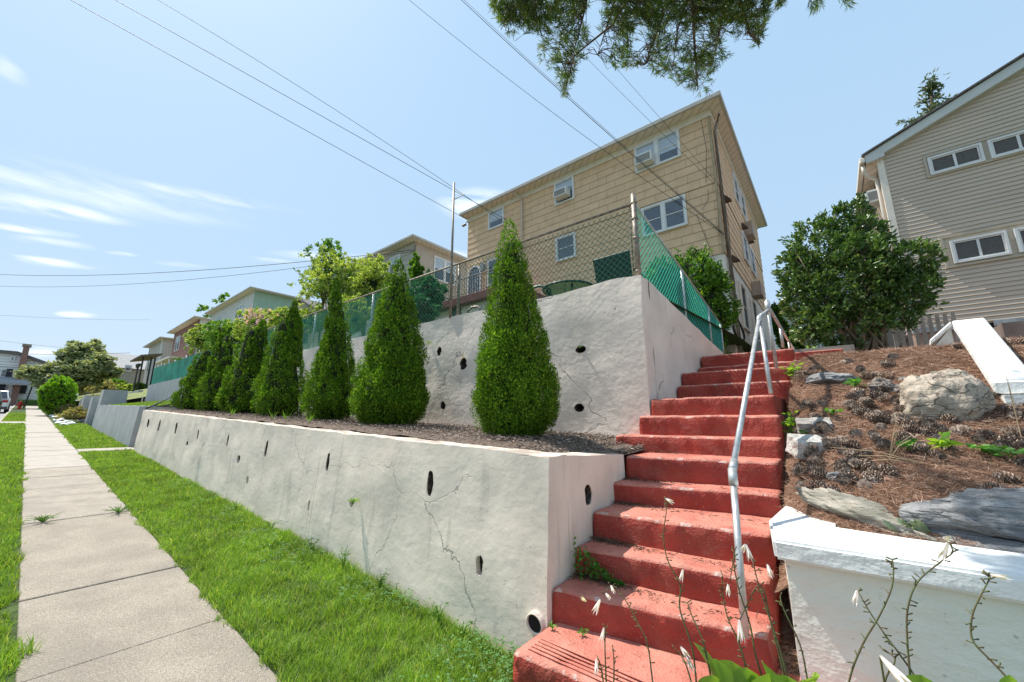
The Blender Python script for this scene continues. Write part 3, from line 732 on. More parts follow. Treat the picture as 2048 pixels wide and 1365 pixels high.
def onslope(x, y, dz=0.):
    d = ray(x, y); t = .5
    for i in range(4000):
        q = d*(t/d.y)
        if q.z <= gard(q.x, q.y): break
        t += .003
    return Vector((q.x, q.y, q.z+dz))
rock('boulder', onslope(1896, 835)+Vector((.02,.12,.10)), (.31,.24,.32), 'large pale tan boulder with creased face on the needle slope', rockw, 5, (.1,.1,.3), 16, ns=.12, cat='boulder', lo=.78)
rock('rock', onslope(1662, 762)+Vector((.0,.06,.0)), (.24,.22,.11), 'smooth grey flat rock half sunk near the top step', rockg, 8, (0,0,.4), 10)
rock('rock', onslope(1770, 785)+Vector((0,.05,.03)), (.14,.13,.10), 'rough brown crumbling rock between the grey rock and the boulder', rockd, 12, (0,0,0), 8, ns=.42)
rock('rock', onslope(1686, 962)+Vector((0,.02,.02)), (.10,.05,.045), 'small pale grey stone just above the long stone ridge', rockg, 15, (0,0,.1), 8)
# the long stone ridge, grey slab, lower slab
rock('boulder', onslope(1930, 1040)+Vector((.08,.02,.00)), (.44,.24,.24), 'big grey layered slab of rock behind the white wall cap', rockg, 21, (.15,.10,.12), 16, cat='boulder', ns=.16, strata=.10, lo=.5)
rock('boulder', onslope(1700, 1020)+Vector((.10,-.06,-.06)), (.42,.11,.13), 'long weathered stone ridge running down to the right, knobbly at its left end', mat('mossy_schist', (.42,.38,.32), .9, .3, 6, 1., 22, col2=(.19,.18,.14), stretch=(.5,1,3)), 31, (.1,.30,-.42), 14, cat='boulder', ns=.2, strata=.16)
rock('boulder', onslope(1990, 1090)+Vector((.05,.02,-.06)), (.55,.20,.10), 'low grey rock ledge under the big slab by the white cap', rockg, 44, (0,.08,-.12), 12, cat='boulder', strata=.10, lo=.5)
rock('rock', onslope(1672, 1012)+Vector((-.02,.0,.0)), (.07,.06,.06), 'knob of lichened stone at the left tip of the ridge', rockw, 48, (0,0,0), 8, ns=.3)
rock('rock', onslope(1806,760)+Vector((0,0,.0)), (.05,.04,.03), 'fist sized grey stone beside the rough brown rock', rockg, 50, (0,0,0), 8)
# squared stone blocks by the steps
def block(name, c, sx, sy, sz, rot, label, m):
    bm = bmesh.new(); bmesh.ops.create_cube(bm, size=1)
    bmesh.ops.subdivide_edges(bm, edges=bm.edges, cuts=9, use_grid_fill=True)
    for v in bm.verts:
        d = v.co.copy(); e = sum(abs(abs(q)-.5) < .02 for q in d)
        if e >= 2: v.co *= .955
        v.co += d*.07*fbm(d*3+Vector(c)*3, 1, 4); v.co = Vector((v.co.x*sx, v.co.y*sy, v.co.z*sz))
    me = bpy.data.meshes.new(name); bm.to_mesh(me); bm.free(); o = place(name, me, m); o.location = c; o.rotation_euler = rot
    return tag(o, label, 'stone')
blockm = mat('chiselled_block', (.60,.58,.54), .9, .25, 9, 1., 35, col2=(.36,.34,.31))
block('stone_block', onslope(1617, 912)+Vector((0,.0,.075)), .25, .20, .17, (.32,.05,.5), 'pale chiselled stone block tilted beside the red steps, the lower one', blockm)
block('stone_block', onslope(1627, 862)+Vector((.01,.02,.04)), .27, .20, .12, (.3,.0,.1), 'grey weathered stone block just above the pale chiselled one', mat('block_grey', (.42,.40,.37), .9, .3, 9, 1., 35, col2=(.22,.2,.18)))

# ------------------------------------------------------------------ small plants on the slope
broad = leafmat('broad_leaf', (.06,.18,.025), (.15,.36,.06), trans=.3, gloss=.4)
yelg = leafmat('yellow_green_leaf', (.16,.33,.035), (.34,.52,.08), trans=.4)
greyl = leafmat('grey_green_leaf', (.15,.22,.13), (.27,.34,.22), trans=.25)
for i, (x, y, nn, rad, h, L, m, lb) in enumerate([
  (1588,765,44,.10,.20,.06,yelg,'leafy green weed at the edge of the red steps near the top'),
  (1583,885,40,.08,.24,.055,yelg,'tall yellow-green weed between the red steps and the grey block'),
  (1612,880,14,.06,.06,.06,broad,'small green weed in front of the grey stone block'),
  (1712,780,14,.07,.09,.075,broad,'green seedling with oval leaves above the pine cones'),
  (1668,836,12,.06,.05,.06,broad,'low green seedling near the centre of the slope'),
  (1826,910,10,.05,.07,.075,broad,'bright green sprout below the tan boulder'),
  (1886,908,12,.06,.09,.08,yelg,'narrow yellow-green sprout right of the bright sprout'),
  (1975,915,26,.14,.05,.06,broad,'patch of creeping green leaves on the far right of the slope'),
  (2022,925,20,.12,.05,.06,broad,'second patch of creeping leaves at the right edge of the photo'),
  (1625,705,30,.12,.12,.07,yelg,'clump of green leaves under the big shrub beside the landing'),
  (1585,718,24,.10,.14,.045,leafmat('reddish_leaf', (.16,.06,.05), (.30,.14,.10), trans=.2),'reddish brown weed where the top step meets the slope')]):
    weed(onslope(x, y, .03), int(nn*1.3), rad*1.2, h*1.25, L*1.25, 'weed', lb, 'weed', None, m, seed=i)
# grey-leaved plant behind the cap
q = onslope(1822, 1068); n = 16; r0 = E('lambs_ear', q, 'grey green furry leaved plant behind the white wall cap', 'plant')
a = rng.uniform(0, 6.28, n); leaves('leaf', np.array([list(q)]*n)+rng.normal(size=(n,3))*[.05,.02,0], np.stack([np.cos(a)*.9, np.sin(a)*.5, rng.uniform(.3,1.2,n)], 1), .11, .045, greyl, r0)
# dry stems
drym = leafmat('dry_stem', (.36,.24,.12), (.55,.42,.26), trans=.1)
def dry(base, tips, lb, r=.003):
    mb = MB(); b = onslope(*base); o = None
    for (x, y) in tips:
        q = onslope(x, y)+Vector((0, -.02, .10)); d = ray(x, y); q = d*(b.y-.05)/d.y
        md = b.lerp(q, .5)+UZ*.03; mb.tube([b, md, q], [r, r*.8, r*.4], 4)
    return tag(mb.build('dry_stem', drym), lb, 'dry plant')
dry((1778,920), [(1800,820),(1812,830),(1828,868),(1796,850),(1822,880)], 'tuft of dry straw coloured stems standing below the boulder')
dry((1860,930), [(1660,895),(1690,912),(1960,955),(2000,975),(1700,925)], 'flattened dry grass blades sprawling across the cones')
dry((2046,890), [(2010,745),(2016,760),(1970,850),(1985,842),(1994,870),(2030,820)], 'bare grey branching twig at the right edge of the slope')

# ================================================================== CHEEK WALL far right
ck = E('stair_cheek_wall', (1.3, 6.2, .6), 'white painted sloping stair wall at the top right of the garden', 'wall')
A = atY(1903,642,6.9); B = atY(1956,636.5,6.9); Cc = atY(1984,763,5.2); D_ = atY(2037,730,5.2)
B.x = A.x+.26; B.z = A.z; D_ = Vector((Cc.x+.27, 5.35, Cc.z+.04))
t = .11; S1 = atY(1858.5,681,6.9)
mb = MB(); mb.hexa([Cc-UZ*t, D_-UZ*t, B-UZ*t, A-UZ*t, Cc, D_, B, A]); 
Bk = Vector((S1.x+.03, 7.15, S1.z)); mb.hexa([S1-UZ*t*.6, A-UZ*t*.6-UX*.003, Vector((A.x-.003,7.3,A.z-t*.6)), Bk-UZ*t*.6, S1, A-UX*.003, Vector((A.x-.003,7.3,A.z)), Bk])
Er = Vector((3.2, Cc.y-.25, Cc.z)); Ex = Vector((3.2, D_.y-.25, Cc.z)); mb.hexa([Cc-UZ*(t+.003)-UY*.003, Er-UZ*t, Ex-UZ*t, D_-UZ*(t+.003)-UY*.02, Cc-UZ*.002-UY*.003, Er, Ex, D_-UZ*.042-UY*.02])
mb.build('cap', whitep, ck, bevel=.012)
i_ = .04
mb = MB(); mb.prism([(A.x+i_, 6.93, A.z-t), (A.x+i_, 6.93, -.3), (Cc.x+i_, 5.3, -.3), (Cc.x+i_, 5.3, Cc.z-t)], (.2, 0, 0))
mb.prism([(A.x-.01, 6.95, A.z-t*.6), (S1.x+.05, 6.95, S1.z-t*.6), (S1.x+.05, 6.95, .4), (A.x-.01, 6.95, .4)], (0, .2, 0))
mb.box((Cc.x+.03, 5.12, -.8), (3.2, 5.28, Cc.z-t-.01)); mb.build('wall_body', whitep, ck)
stp = E('stairs', (2.2, 7.6, .9), 'shadowed neighbour steps behind the white sloping wall', 'stairs')
for k in range(4): MB().box((1.75, 6.2+.45*k, -.2), (4, 6.2+.45*(k+1)+.02, .45+.25*k)).build('step', mat('old_step', (.22,.17,.15), .9, .2, 6), stp)

# ================================================================== CONE TREES (arborvitae)
arbm = leafmat('arborvitae_spray', (.028,.085,.010), (.17,.33,.02), (.34,.46,.04), trans=.26, rough=.6, gloss=.2)
corem = mat('arborvitae_core', (.028,.038,.012), 1, .3, 12)  # near-black hull, the shade between foliage clumps put into its colour
PH = [0,.03,.07,.13,.2,.3,.4,.5,.62,.77,.88,.95,1.0]
PR = [.52,.80,.95,1.,.99,.91,.81,.70,.58,.42,.275,.16,.04]
def arbor(px, pyb, Y, wpx, tops, n, label, seed, prof=None):
    r = np.random.default_rng(seed); base = atY(px, pyb, Y)
    base.z = MUL(base.x)+.02; dist = base.dot(Vector((-math.sin(TH), math.cos(TH), 0)))
    dist = dist*math.cos(TI)+base.z*math.sin(TI)
    rad = wpx*.5*dist/F*(.91 if px > 700 else .86)
    root = E('arborvitae', base, label, 'evergreen tree', 'row of cone-shaped evergreens above the low wall')
    P, D, NN = [], [], []; core = MB(); ph, pr = PH, prof or PR
    for ti, (tx, ty, share, rs, hb) in enumerate(tops):
        d = ray(tx, ty); fw = Vector((-math.sin(TH), math.cos(TH), 0))
        # top point at the distance of the base
        rt = Vector((math.cos(TH), math.sin(TH), 0)); bd = base.dot(fw)
        q = d*(bd/d.dot(fw)); H = (q.z-base.z)*1.01; off = rt*(q.dot(rt)-base.dot(rt))
        R0 = rad*rs; m = int(n*share)
        bulge = [(r.uniform(0, 6.28), r.uniform(.05, .8), r.uniform(.05, .13)) for _ in range(30)]
        ncl = max(int(330*share**.7), int(m/42)); ct = hb+(1-hb)*(1-np.sqrt(1-r.random(ncl)*.985)) if hb < .1 else hb+(1-hb)*r.random(ncl)
        ct = np.clip(ct+r.normal(size=ncl)*.01, hb, .99); kt = max(12, ncl//22); ct[:kt] = np.linspace(.86, .992, kt); ca = r.uniform(0, 2*np.pi, ncl)
        cR = np.interp(ct, ph, pr)*R0; big = np.array([fbm((math.cos(k)*1.4, math.sin(k)*1.4, z_*H*1.4+seed*3.1), 1.6, 3) for k, z_ in zip(ca, ct)])
        pro = r.uniform(-.17, .13, ncl)+.16*big; ch = (.115*r.uniform(.7, 1.5, ncl)*(R0/.52)*(.34+.66*cR/R0)); cw = ch*r.uniform(.42, .62, ncl)
        idx = r.choice(ncl, m, p=(cw*ch)/(cw*ch).sum()); u = norm(r.normal(size=(m, 3)))
        co = np.stack([np.cos(ca), np.sin(ca), np.zeros(ncl)], 1)[idx]
        neg = (u*co).sum(1) < -.25; u[neg] -= 2*(u[neg]*co[neg]).sum(1)[:, None]*co[neg]
        rad_ = r.random(m)**.35
        RR_ = (cR*(1+pro)-cw*.5+.004)[idx][:, None]; t = ct[idx]
        p = np.stack([base.x+off.x*t**1.3, base.y+off.y*t**1.3, base.z+t*H+.02], 1)+co*np.maximum(RR_, .0)+u*np.stack([cw[idx]*rad_, cw[idx]*rad_, ch[idx]*rad_], 1)
        fl = r.random(m) < .12; kf = int(fl.sum()); tf = hb+(1-hb)*(1-np.sqrt(1-r.random(kf)*.99)); af = r.uniform(0, 6.283, kf); Rf = np.interp(tf, ph, pr)*R0*r.uniform(.80, .98, kf)
        p[fl] = np.stack([base.x+off.x*tf**1.3+np.cos(af)*Rf, base.y+off.y*tf**1.3+np.sin(af)*Rf, base.z+tf*H], 1); u[fl] = np.stack([np.cos(af), np.sin(af), 0*af], 1)
        p[:, 2] = np.maximum(p[:, 2], base.z-.01)
        dd = u*.55+co*.25+np.array([0, 0, 1])*r.uniform(.5, 1.1, m)[:, None]+r.normal(size=(m, 3))*.22
        P.append(p); D.append(dd); NN.append(u+co*.5+r.normal(size=(m, 3))*.35)
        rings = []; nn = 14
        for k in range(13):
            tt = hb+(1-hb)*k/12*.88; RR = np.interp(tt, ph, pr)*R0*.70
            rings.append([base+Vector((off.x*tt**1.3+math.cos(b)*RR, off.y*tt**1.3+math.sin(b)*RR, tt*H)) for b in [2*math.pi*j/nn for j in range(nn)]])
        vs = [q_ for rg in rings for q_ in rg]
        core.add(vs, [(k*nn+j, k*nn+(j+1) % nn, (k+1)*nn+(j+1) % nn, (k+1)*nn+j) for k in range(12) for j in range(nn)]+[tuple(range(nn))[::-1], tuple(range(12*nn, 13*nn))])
    P = np.concatenate(P); D = norm(np.concatenate(D)); m = len(P)
    sc = (rad/.52)*(16000/n)**.35
    # a spray = fan of three narrow lobes sharing one stalk
    S = norm(np.cross(D, np.concatenate(NN))); U = np.cross(D, S)
    L = (.058*sc*r.uniform(.6, 1.25, m))[:, None]; W = L*.42
    V = np.stack([P, P+D*L*.55-S*W*.75, P+D*L*.62-S*W*.22+U*W*.15, P+D*L, P+D*L*.66+S*W*.22-U*W*.15, P+D*L*.5+S*W*.8], 1)
    npmesh('foliage', V, 6, arbm, root, [(0,1,2),(0,2,3),(0,3,4),(0,4,5)])
    core.build('dark_core', corem, root, True)
    mb = MB(); mb.tube([base-UZ*.1, base+UZ*.5], [.05, .035], 8); mb.build('trunk', barkm, root, True)
arbor(1032, 878, 3.75, 168, [(1018,447,1,1,0)], 66000, 'tallest and nearest cone-shaped evergreen, nearest the red steps', 1)
arbor(779, 852, 3.95, 146, [(797,525,1,1,0)], 56000, 'second evergreen from the steps, narrow pointed tip, in front of the fence posts', 2)
arbor(658, 840, 3.95, 110, [(681,597,.62,1,0),(672,562,.38,.66,.25)], 38000, 'third evergreen from the steps with a second taller spike behind its tip', 3)
arbor(561, 830, 3.95, 108, [(570,622,.55,1,0),(590,606,.25,.62,.5),(600,640,.2,.6,.5)], 30000, 'fourth evergreen from the steps, blunt top with a small finger on the right', 4)
arbor(490, 827, 3.95, 98, [(505,641,.6,1,0),(527,645,.4,.7,.4)], 19000, 'fifth evergreen from the steps with twin rounded tips', 5)
arbor(430, 825, 3.85, 82, [(461,655,.65,1,0),(442,672,.35,.75,.4)], 15000, 'sixth evergreen from the steps, its tip leaning right', 6)
arbor(386, 821, 3.75, 74, [(418,688,1,1,0)], 11000, 'last evergreen of the row, farthest from the steps and partly hidden', 7)

# ================================================================== CHAIN LINK FENCE
def chain(mb, o, u, Lg, zb, zt, s=.095, r=.0028):
    """diamond mesh in the plane o + u*t, between zb(t) and zt(t)"""
    o = Vector(o); u = Vector(u).normalized(); nrm = u.cross(UZ)
    for sg in (1, -1):
        k = -40
        kk = np.arange(-60, int(Lg/s)+60)
        for k in kk:
            t0 = k*s; pts = []
            # line t = t0 + sg*h ; walk h from 0 to H
            H = 1.6; m = 60; inside = []
            for q in range(m+1):
                h = H*q/m; t = t0+sg*h
                if t < 0 or t > Lg: continue
                z = zb(t)+h
                if z <= zt(t): inside.append((t, z))
            if len(inside) < 2: continue
            (ta, za), (tb, zb_) = inside[0], inside[-1]
            a = o+u*ta; a.z = za; b = o+u*tb; b.z = zb_; off = nrm*(.002*sg)
            mb.tube([a+off, b+off], r, 3, False)
fn = E('chain_link_fence', (-1.9, 5.15, 1.95), 'chain link fence with green mesh standing on the tall stucco wall', 'fence')
FY = 5.15
mb = MB(); chain(mb, (-7.65, FY, 0), (-1, 0, 0), 9.9, lambda t: TOPU(-7.65-t)-.02, lambda t: TOPU(-7.65-t)+1.10, r=.0062)
mb.build('mesh_panel', mat('teal_wire', (.05,.36,.27), .45, .15, 8, spec=.5), fn)
mb = MB(); chain(mb, (-1.92, FY, 0), (-1, 0, 0), 5.7, lambda t: TOPU(-1.92-t)-.02, lambda t: TOPU(-1.92-t)+1.10, r=.0042)
greenw = mat('green_wire', (.045,.17,.12), .45, .15, 8, spec=.5)
tag(mb.build('mesh_panel', greenw, fn))
mb = MB(); chain(mb, (-1.90, FY, 0), (0, 1, 0), 5.2, lambda t: 1.945-.095*(t-.15), lambda t: 3.12-.155*t, r=.0046)
mb.build('mesh_panel', mat('green_vinyl_wire', (.05,.52,.37), .4, .1, 8, spec=.5), fn)
zc = 3.24
mb = MB(); mb.cyl((-1.90, FY, 1.85), (-1.90, FY, zc), .038, 14); mb.cyl((-1.90, FY, zc), (-1.90, FY, zc+.02), .028, 12); mb.build('post', galvd, fn, True)
mb = MB(); mb.cyl((-1.97, FY+.01, 1.9), (-1.97, FY+.01, 3.1), .007, 6)
for z in (2.05, 2.55, 2.85, 3.1): mb.cyl((-1.90, FY, z), (-1.90, FY, z+.022), .045, 14)
mb.build('clamp', galvd, fn, True)
mb = MB(); mb.cyl((-1.90, FY, 3.10), (-17.5, FY, TOPU(-17.5)+1.14), .020, 8); mb.build('rail', galvd, fn, True)
mb = MB(); mb.cyl((-1.90, FY, 3.12), (-1.90, FY+5.2, 2.31), .020, 8); mb.build('rail', galv, fn, True)
for X in (-5.6, -8.75, -11.9, -15.0):
    MB().cyl((X, FY+.03, TOPU(X)-.1), (X, FY+.03, TOPU(X)+1.17), .03, 10).build('post', galvd if X > -6 else galv, fn, True)
for yy, zt in ((7.35, 2.75), (9.2, 2.47), (10.35, 2.3)):
    MB().cyl((-1.90, yy, 1.3), (-1.90, yy, zt), .024, 10).build('post', galv, fn, True)
# tall mast by the second fence post
pm = E('pole', (-5.66, 5.05, 2.0), 'tall thin grey metal pole with a small crossbar by the fence', 'pole')
MB().tube([(-5.62, 5.0, 1.98), (-5.64, 5.0, 4.93)], [.026, .022], 10).build('mast', galvd, pm, True)
mb = MB(); q = atY(915, 396, 5.0); mb.tube([q-UX*.18+UY*.0, q+UX*.20], .008, 6); mb.build('crossbar', galvd, pm)

# ================================================================== HOUSES
def boxframe(mb, x0, x1, z0, z1, y, t, d0=.05, d1=0):
    """rectangular frame in the plane Y = y, facing -Y"""
    ya, yb = y-d0, y+d1+.02
    mb.box((x0, ya, z0), (x0+t, yb, z1)); mb.box((x1-t, ya, z0), (x1, yb, z1))
    mb.box((x0+t, ya+.002, z0), (x1-t, yb, z0+t)); mb.box((x0+t, ya+.002, z1-t), (x1-t, yb, z1))
class Sideways:
    """swap axes so that a builder for the plane Y = const serves the plane X = const (facing +X)"""
def swap(mb, X):
    mb.v = [(X-(y-0.), x, z) for (x, y, z) in mb.v]; return mb
def window(parent, x0, x1, z0, z1, y, n=1, side=None, fm=None, t=.075, blind=.5, mull=.12, slider=False, glass=None, screen=False):
    """n sashes side by side; side: X of a side wall (then x0..x1 run along Y and y is the offset)"""
    fm = fm or whitem; wm = MB(); yy = y if side is None else 0.
    boxframe(wm, x0, x1, z0, z1, yy, t, .055)
    W = (x1-x0-2*t-(n-1)*mull)/n; panes = []; blinds = []; backs = []
    for k in range(n):
        a = x0+t+k*(W+mull); b = a+W
        if k: wm.box((a-mull, yy-.045, z0+t), (a, yy+.02, z1-t))
        sash = .028; zm = (z0+z1)/2
        wm2 = MB()
        if slider:
            boxframe(wm2, a+.003, b-.003, z0+t+.003, z1-t-.003, yy, sash, .035); wm2.box(((a+b)/2-.022, yy-.033, z0+t+.03), ((a+b)/2+.022, yy, z1-t-.03))
        else:
            boxframe(wm2, a+.003, b-.003, zm-.015, z1-t-.003, yy, sash, .035); boxframe(wm2, a+.006, b-.006, z0+t+.003, zm+.012, yy, sash, .022)
        wm.add(wm2.v, wm2.f)
        panes.append(MB().add([(a,yy-.015,z0+t),(b,yy-.015,z0+t),(b,yy-.015,z1-t),(a,yy-.015,z1-t)], [(0,1,2,3)]))
        if blind > 0:
            bm_ = MB(); zz = z1-t; zl = z1-t-(z1-z0-2*t)*blind
            while zz > zl: bm_.add([(a,yy-.004,zz),(b,yy-.004,zz),(b,yy-.009,zz-.034),(a,yy-.009,zz-.034)], [(0,1,2,3)]); zz -= .038
            blinds.append(bm_)
        backs.append(MB().add([(a,yy-.0015,z0+t),(b,yy-.0015,z0+t),(b,yy-.0015,z1-t),(a,yy-.0015,z1-t)], [(0,1,2,3)]))
    S = (lambda m: swap(m, side)) if side is not None else (lambda m: m)
    wo = S(wm).build('window', fm, parent)
    for p in panes: S(p).build('pane', screenm if screen else glassm, wo)
    for p in blinds: S(p).build('blind', blindm, wo)
    if not screen:
        for p in backs: S(p).build('dark_backing', interm, wo)  # dark sheet standing in for the unlit room behind the glass
    return wo
def laps(x0, x1, z0, z1, y, ex, lip, side=None, left=None, nseg=1):
    """lapped siding; left(z) optionally gives the left limit at height z (gable)"""
    mb = MB(); n = max(1, round((z1-z0)/ex)); h = (z1-z0)/n; vs = []; fs = []
    for k in range(n):
        za = z0+k*h; zb = za+h; la, lb = (left(za), left(zb)) if left else (x0, x0)
        if la > x1: continue
        mb.add([(la, y-lip, za), (x1, y-lip, za), (x1, y-.002, zb), (lb, y-.002, zb)], [(0,1,2,3)])
        mb.add([(la, y, za), (x1, y, za), (x1, y-lip, za), (la, y-lip, za)], [(0,1,2,3)])
    return swap(mb, side) if side is not None else mb
def eaves(parent, x0, x1, y0, y1, z, oh, m_soff, m_gut, m_roof, pitch=.25, gut=True, drop=.02):
    """flat soffit ring, fascia with gutter, hipped roof"""
    a0, a1, b0, b1 = x0-oh[0], x1+oh[1], y0-oh[2], y1+oh[3]
    mb = MB(); mb.add([(a0,b0,z),(a1,b0,z),(a1,b1,z),(a0,b1,z),(a0,b0,z+.05),(a1,b0,z+.05),(a1,b1,z+.05),(a0,b1,z+.05)],
                      [(0,3,2,1),(0,1,5,4),(1,2,6,5),(2,3,7,6),(3,0,4,7)]); mb.build('soffit', m_soff, parent)
    g = MB(); t = .10; hh = .15
    g.box((a0-t,b0-t,z-.02),(a1+t,b0-.001,z+hh)); g.box((a0-t,b1+.001,z-.02),(a1+t,b1+t,z+hh))
    g.box((a0-t,b0,z-.02),(a0-.001,b1,z+hh)); g.box((a1+.001,b0,z-.02),(a1+t,b1,z+hh)); g.build('gutter', m_gut, parent, bevel=.02)
    r = MB(); c0, c1, d0, d1 = a0-.05, a1+.05, b0-.05, b1+.05; hw = (d1-d0)/2; hx = (c1-c0)/2; k = min(hw, hx)
    zr = z+hh-.02; rz = zr+pitch*k; ym = (d0+d1)/2
    if hx >= hw: rd = [(c0+k, ym, rz), (c1-k, ym, rz)]; fcs = [(0,1,5,4),(1,2,5),(2,3,4,5),(3,0,4)]
    else: xm = (c0+c1)/2; rd = [(xm, d0+k, rz), (xm, d1-k, rz)]; fcs = [(0,1,4),(1,2,5,4),(2,3,5),(3,0,4,5)]
    r.add([(c0,d0,zr),(c1,d0,zr),(c1,d1,zr),(c0,d1,zr)]+rd, fcs+[(0,3,2,1)]); r.build('roof', m_roof, parent)
def aircon(p, s, label, side=None):
    """window air conditioner, p = lower left front corner, s = size"""
    root = E('air_conditioner', p, label, 'air conditioner'); x, y, z = p; a, d, h = s
    mb = MB(); mb.box((x, y, z), (x+a, y+d, z+h)); mb.build('case', whitem, root, bevel=.012)
    g = MB(); 
    n = 9
    for k in range(n): g.box((x+.05, y-.006, z+.05+(h-.1)*k/n), (x+a-.06, y-.001, z+.05+(h-.1)*(k+.6)/n))
    g.build('grille', mat('grey_grille', (.22,.21,.20), .6, .1, 6), root)
    if side: 
        for c in root.children: pass
    return root

# --- tan house -------------------------------------------------------
H1Y, H1X0, H1X1, H1Y1 = 14.0, -14.47, -2.21, 25.0
shx = brickwall('tan_shingle_front', (.76,.52,.325), (.27,.19,.12), .78, .3265, 'xz', .0055, .5, z0=5.51, bump=.25)
shy = brickwall('tan_shingle_side', (.76,.51,.31), (.27,.19,.12), .78, .3265, 'yz', .0055, .5, z0=5.51, bump=.25)
h1 = E('tan_house', ((H1X0+H1X1)/2, (H1Y+H1Y1)/2, 1.2), 'three storey tan shingled house above the tall wall, with two air conditioners in front', 'house')
basem = mat('pale_render', (.76,.69,.61), .85, .08, 2, .3, 50, extra=stucco_extra(cs=.25, stain=.3, ridge=.2))
MB().box((H1X0, H1Y, .8), (H1X1, H1Y1, 11.0)).build('wall', basem, h1)
laps(H1X0, H1X1, 5.51, 8.14, H1Y-.012, .3265, .016).build('front_siding', shx, h1)
laps(H1X0, H1X1, 8.14, 10.76, H1Y-.03, .3265, .016).build('front_siding', shx, h1)
laps(H1Y-.05, H1Y1, 5.51, 8.14, -.012, .3265, .016, side=H1X1).build('side_siding', shy, h1)
laps(H1Y-.05, H1Y1, 8.14, 10.76, -.03, .3265, .016, side=H1X1).build('side_siding', shy, h1)
mb = MB(); mb.box((H1X0-.03, H1Y-.07, 10.76), (H1X1+.07, H1Y-.001, 11.02)); mb.box((H1X1+.001, H1Y, 10.76), (H1X1+.07, H1Y1, 11.02))
mb.build('frieze_board', creamtrim, h1)
# boards under the wall line and corner trim
mb = MB(); mb.box((H1X1-.05, H1Y-.085, 5.5), (H1X1+.035, H1Y+.05, 10.76)); mb.build('corner_trim', mat('corner_tan', (.42,.32,.20), .8, .1, 5), h1)
def soffex(ctx, out):
    w_ = ctx['N'].new('ShaderNodeTexWave'); w_.bands_direction = 'X'; w_.inputs['Scale'].default_value = .9
    sp = ctx['N'].new('ShaderNodeSeparateXYZ'); ctx['L'].new(ctx['tc'].outputs['Object'], sp.inputs[0])
    cb = ctx['N'].new('ShaderNodeCombineXYZ'); ctx['L'].new(mathn(ctx, 'ADD', sp.outputs[0], sp.outputs[1]), cb.inputs[0]); ctx['L'].new(cb.outputs[0], w_.inputs['Vector'])
    f = mathn(ctx, 'GREATER_THAN', w_.outputs[0], .965); return mixc(ctx, mathn(ctx, 'MULTIPLY', f, .55), out, (.25,.2,.16))
soffm = mat('vented_soffit', (.80,.68,.57), .7, .05, 4, extra=soffex)
eaves(h1, H1X0, H1X1, H1Y, H1Y1, 11.02, (.08, .42, .48, .35), soffm, gutm, roofm, .16)
# downspout on the front
mb = MB(); mb.tube([(-10.9, 13.5, 11.06), (-10.85, 13.62, 10.9), (-10.68, 13.88, 10.72), (-10.66, 13.88, 10.5), (-10.66, 13.88, 5.4)], .045, 8); mb.build('downspout', mat('pale_downspout', (.58,.51,.43), .5, .05, 5), h1, True)
wA = window(h1, -4.97, -3.24, 9.62, 10.80, H1Y-.05, 2, blind=.65)
window(h1, -4.87, -3.24, 6.87, 8.06, H1Y-.05, 2, blind=.0)
window(h1, -8.79, -7.76, 9.63, 10.80, H1Y-.05, 1, blind=.4)
window(h1, -12.92, -11.85, 9.76, 10.82, H1Y-.05, 1, blind=.6)
window(h1, -8.79, -7.78, 6.90, 8.04, H1Y-.05, 1, blind=0)
window(h1, -12.93, -11.9, 6.7, 8.10, H1Y-.05, 1, blind=0)
# side windows, box bays, vents
window(h1, 17.6, 18.7, 9.2, 10.5, 0, 1, side=H1X1+.05, blind=.5); window(h1, 19.2, 20.4, 9.2, 10.5, 0, 1, side=H1X1+.05, blind=.5)
window(h1, 18.2, 19.4, 6.7, 8.0, 0, 1, side=H1X1+.05, blind=.5); window(h1, 20.0, 21.3, 6.7, 8.0, 0, 1, side=H1X1+.05, blind=.5)
window(h1, 16.0, 17.2, 3.3, 5.1, 0, 1, side=H1X1+.03, blind=0, fm=creamtrim); window(h1, 18.6, 19.9, 3.2, 5.1, 0, 1, side=H1X1+.03, blind=0, fm=creamtrim)
vb = mat('bronze_vent', (.10,.065,.045), .6, .1, 6)
for (x, y) in ((1452,398),(1487,453),(1500,482),(1469,518)):
    q = atX(x, y, H1X1+.10); MB().prism([(H1X1+.04, q.y-.12, q.z-.1), (H1X1+.26, q.y-.12, q.z-.1), (H1X1+.08, q.y-.12, q.z+.12), (H1X1+.04, q.y-.12, q.z+.12)], (0, .28, 0)).build('vent_hood', vb, h1)
for (x, y) in ((1506,461),(1523,580)):
    q = atX(x, y, H1X1+.35); MB().box((H1X1+.02, q.y-.4, q.z-.32), (H1X1+.38, q.y+.4, q.z+.32)).build('sleeve_box', mat('sleeve_tan', (.40,.31,.25), .8, .08, 5), h1, bevel=.01)
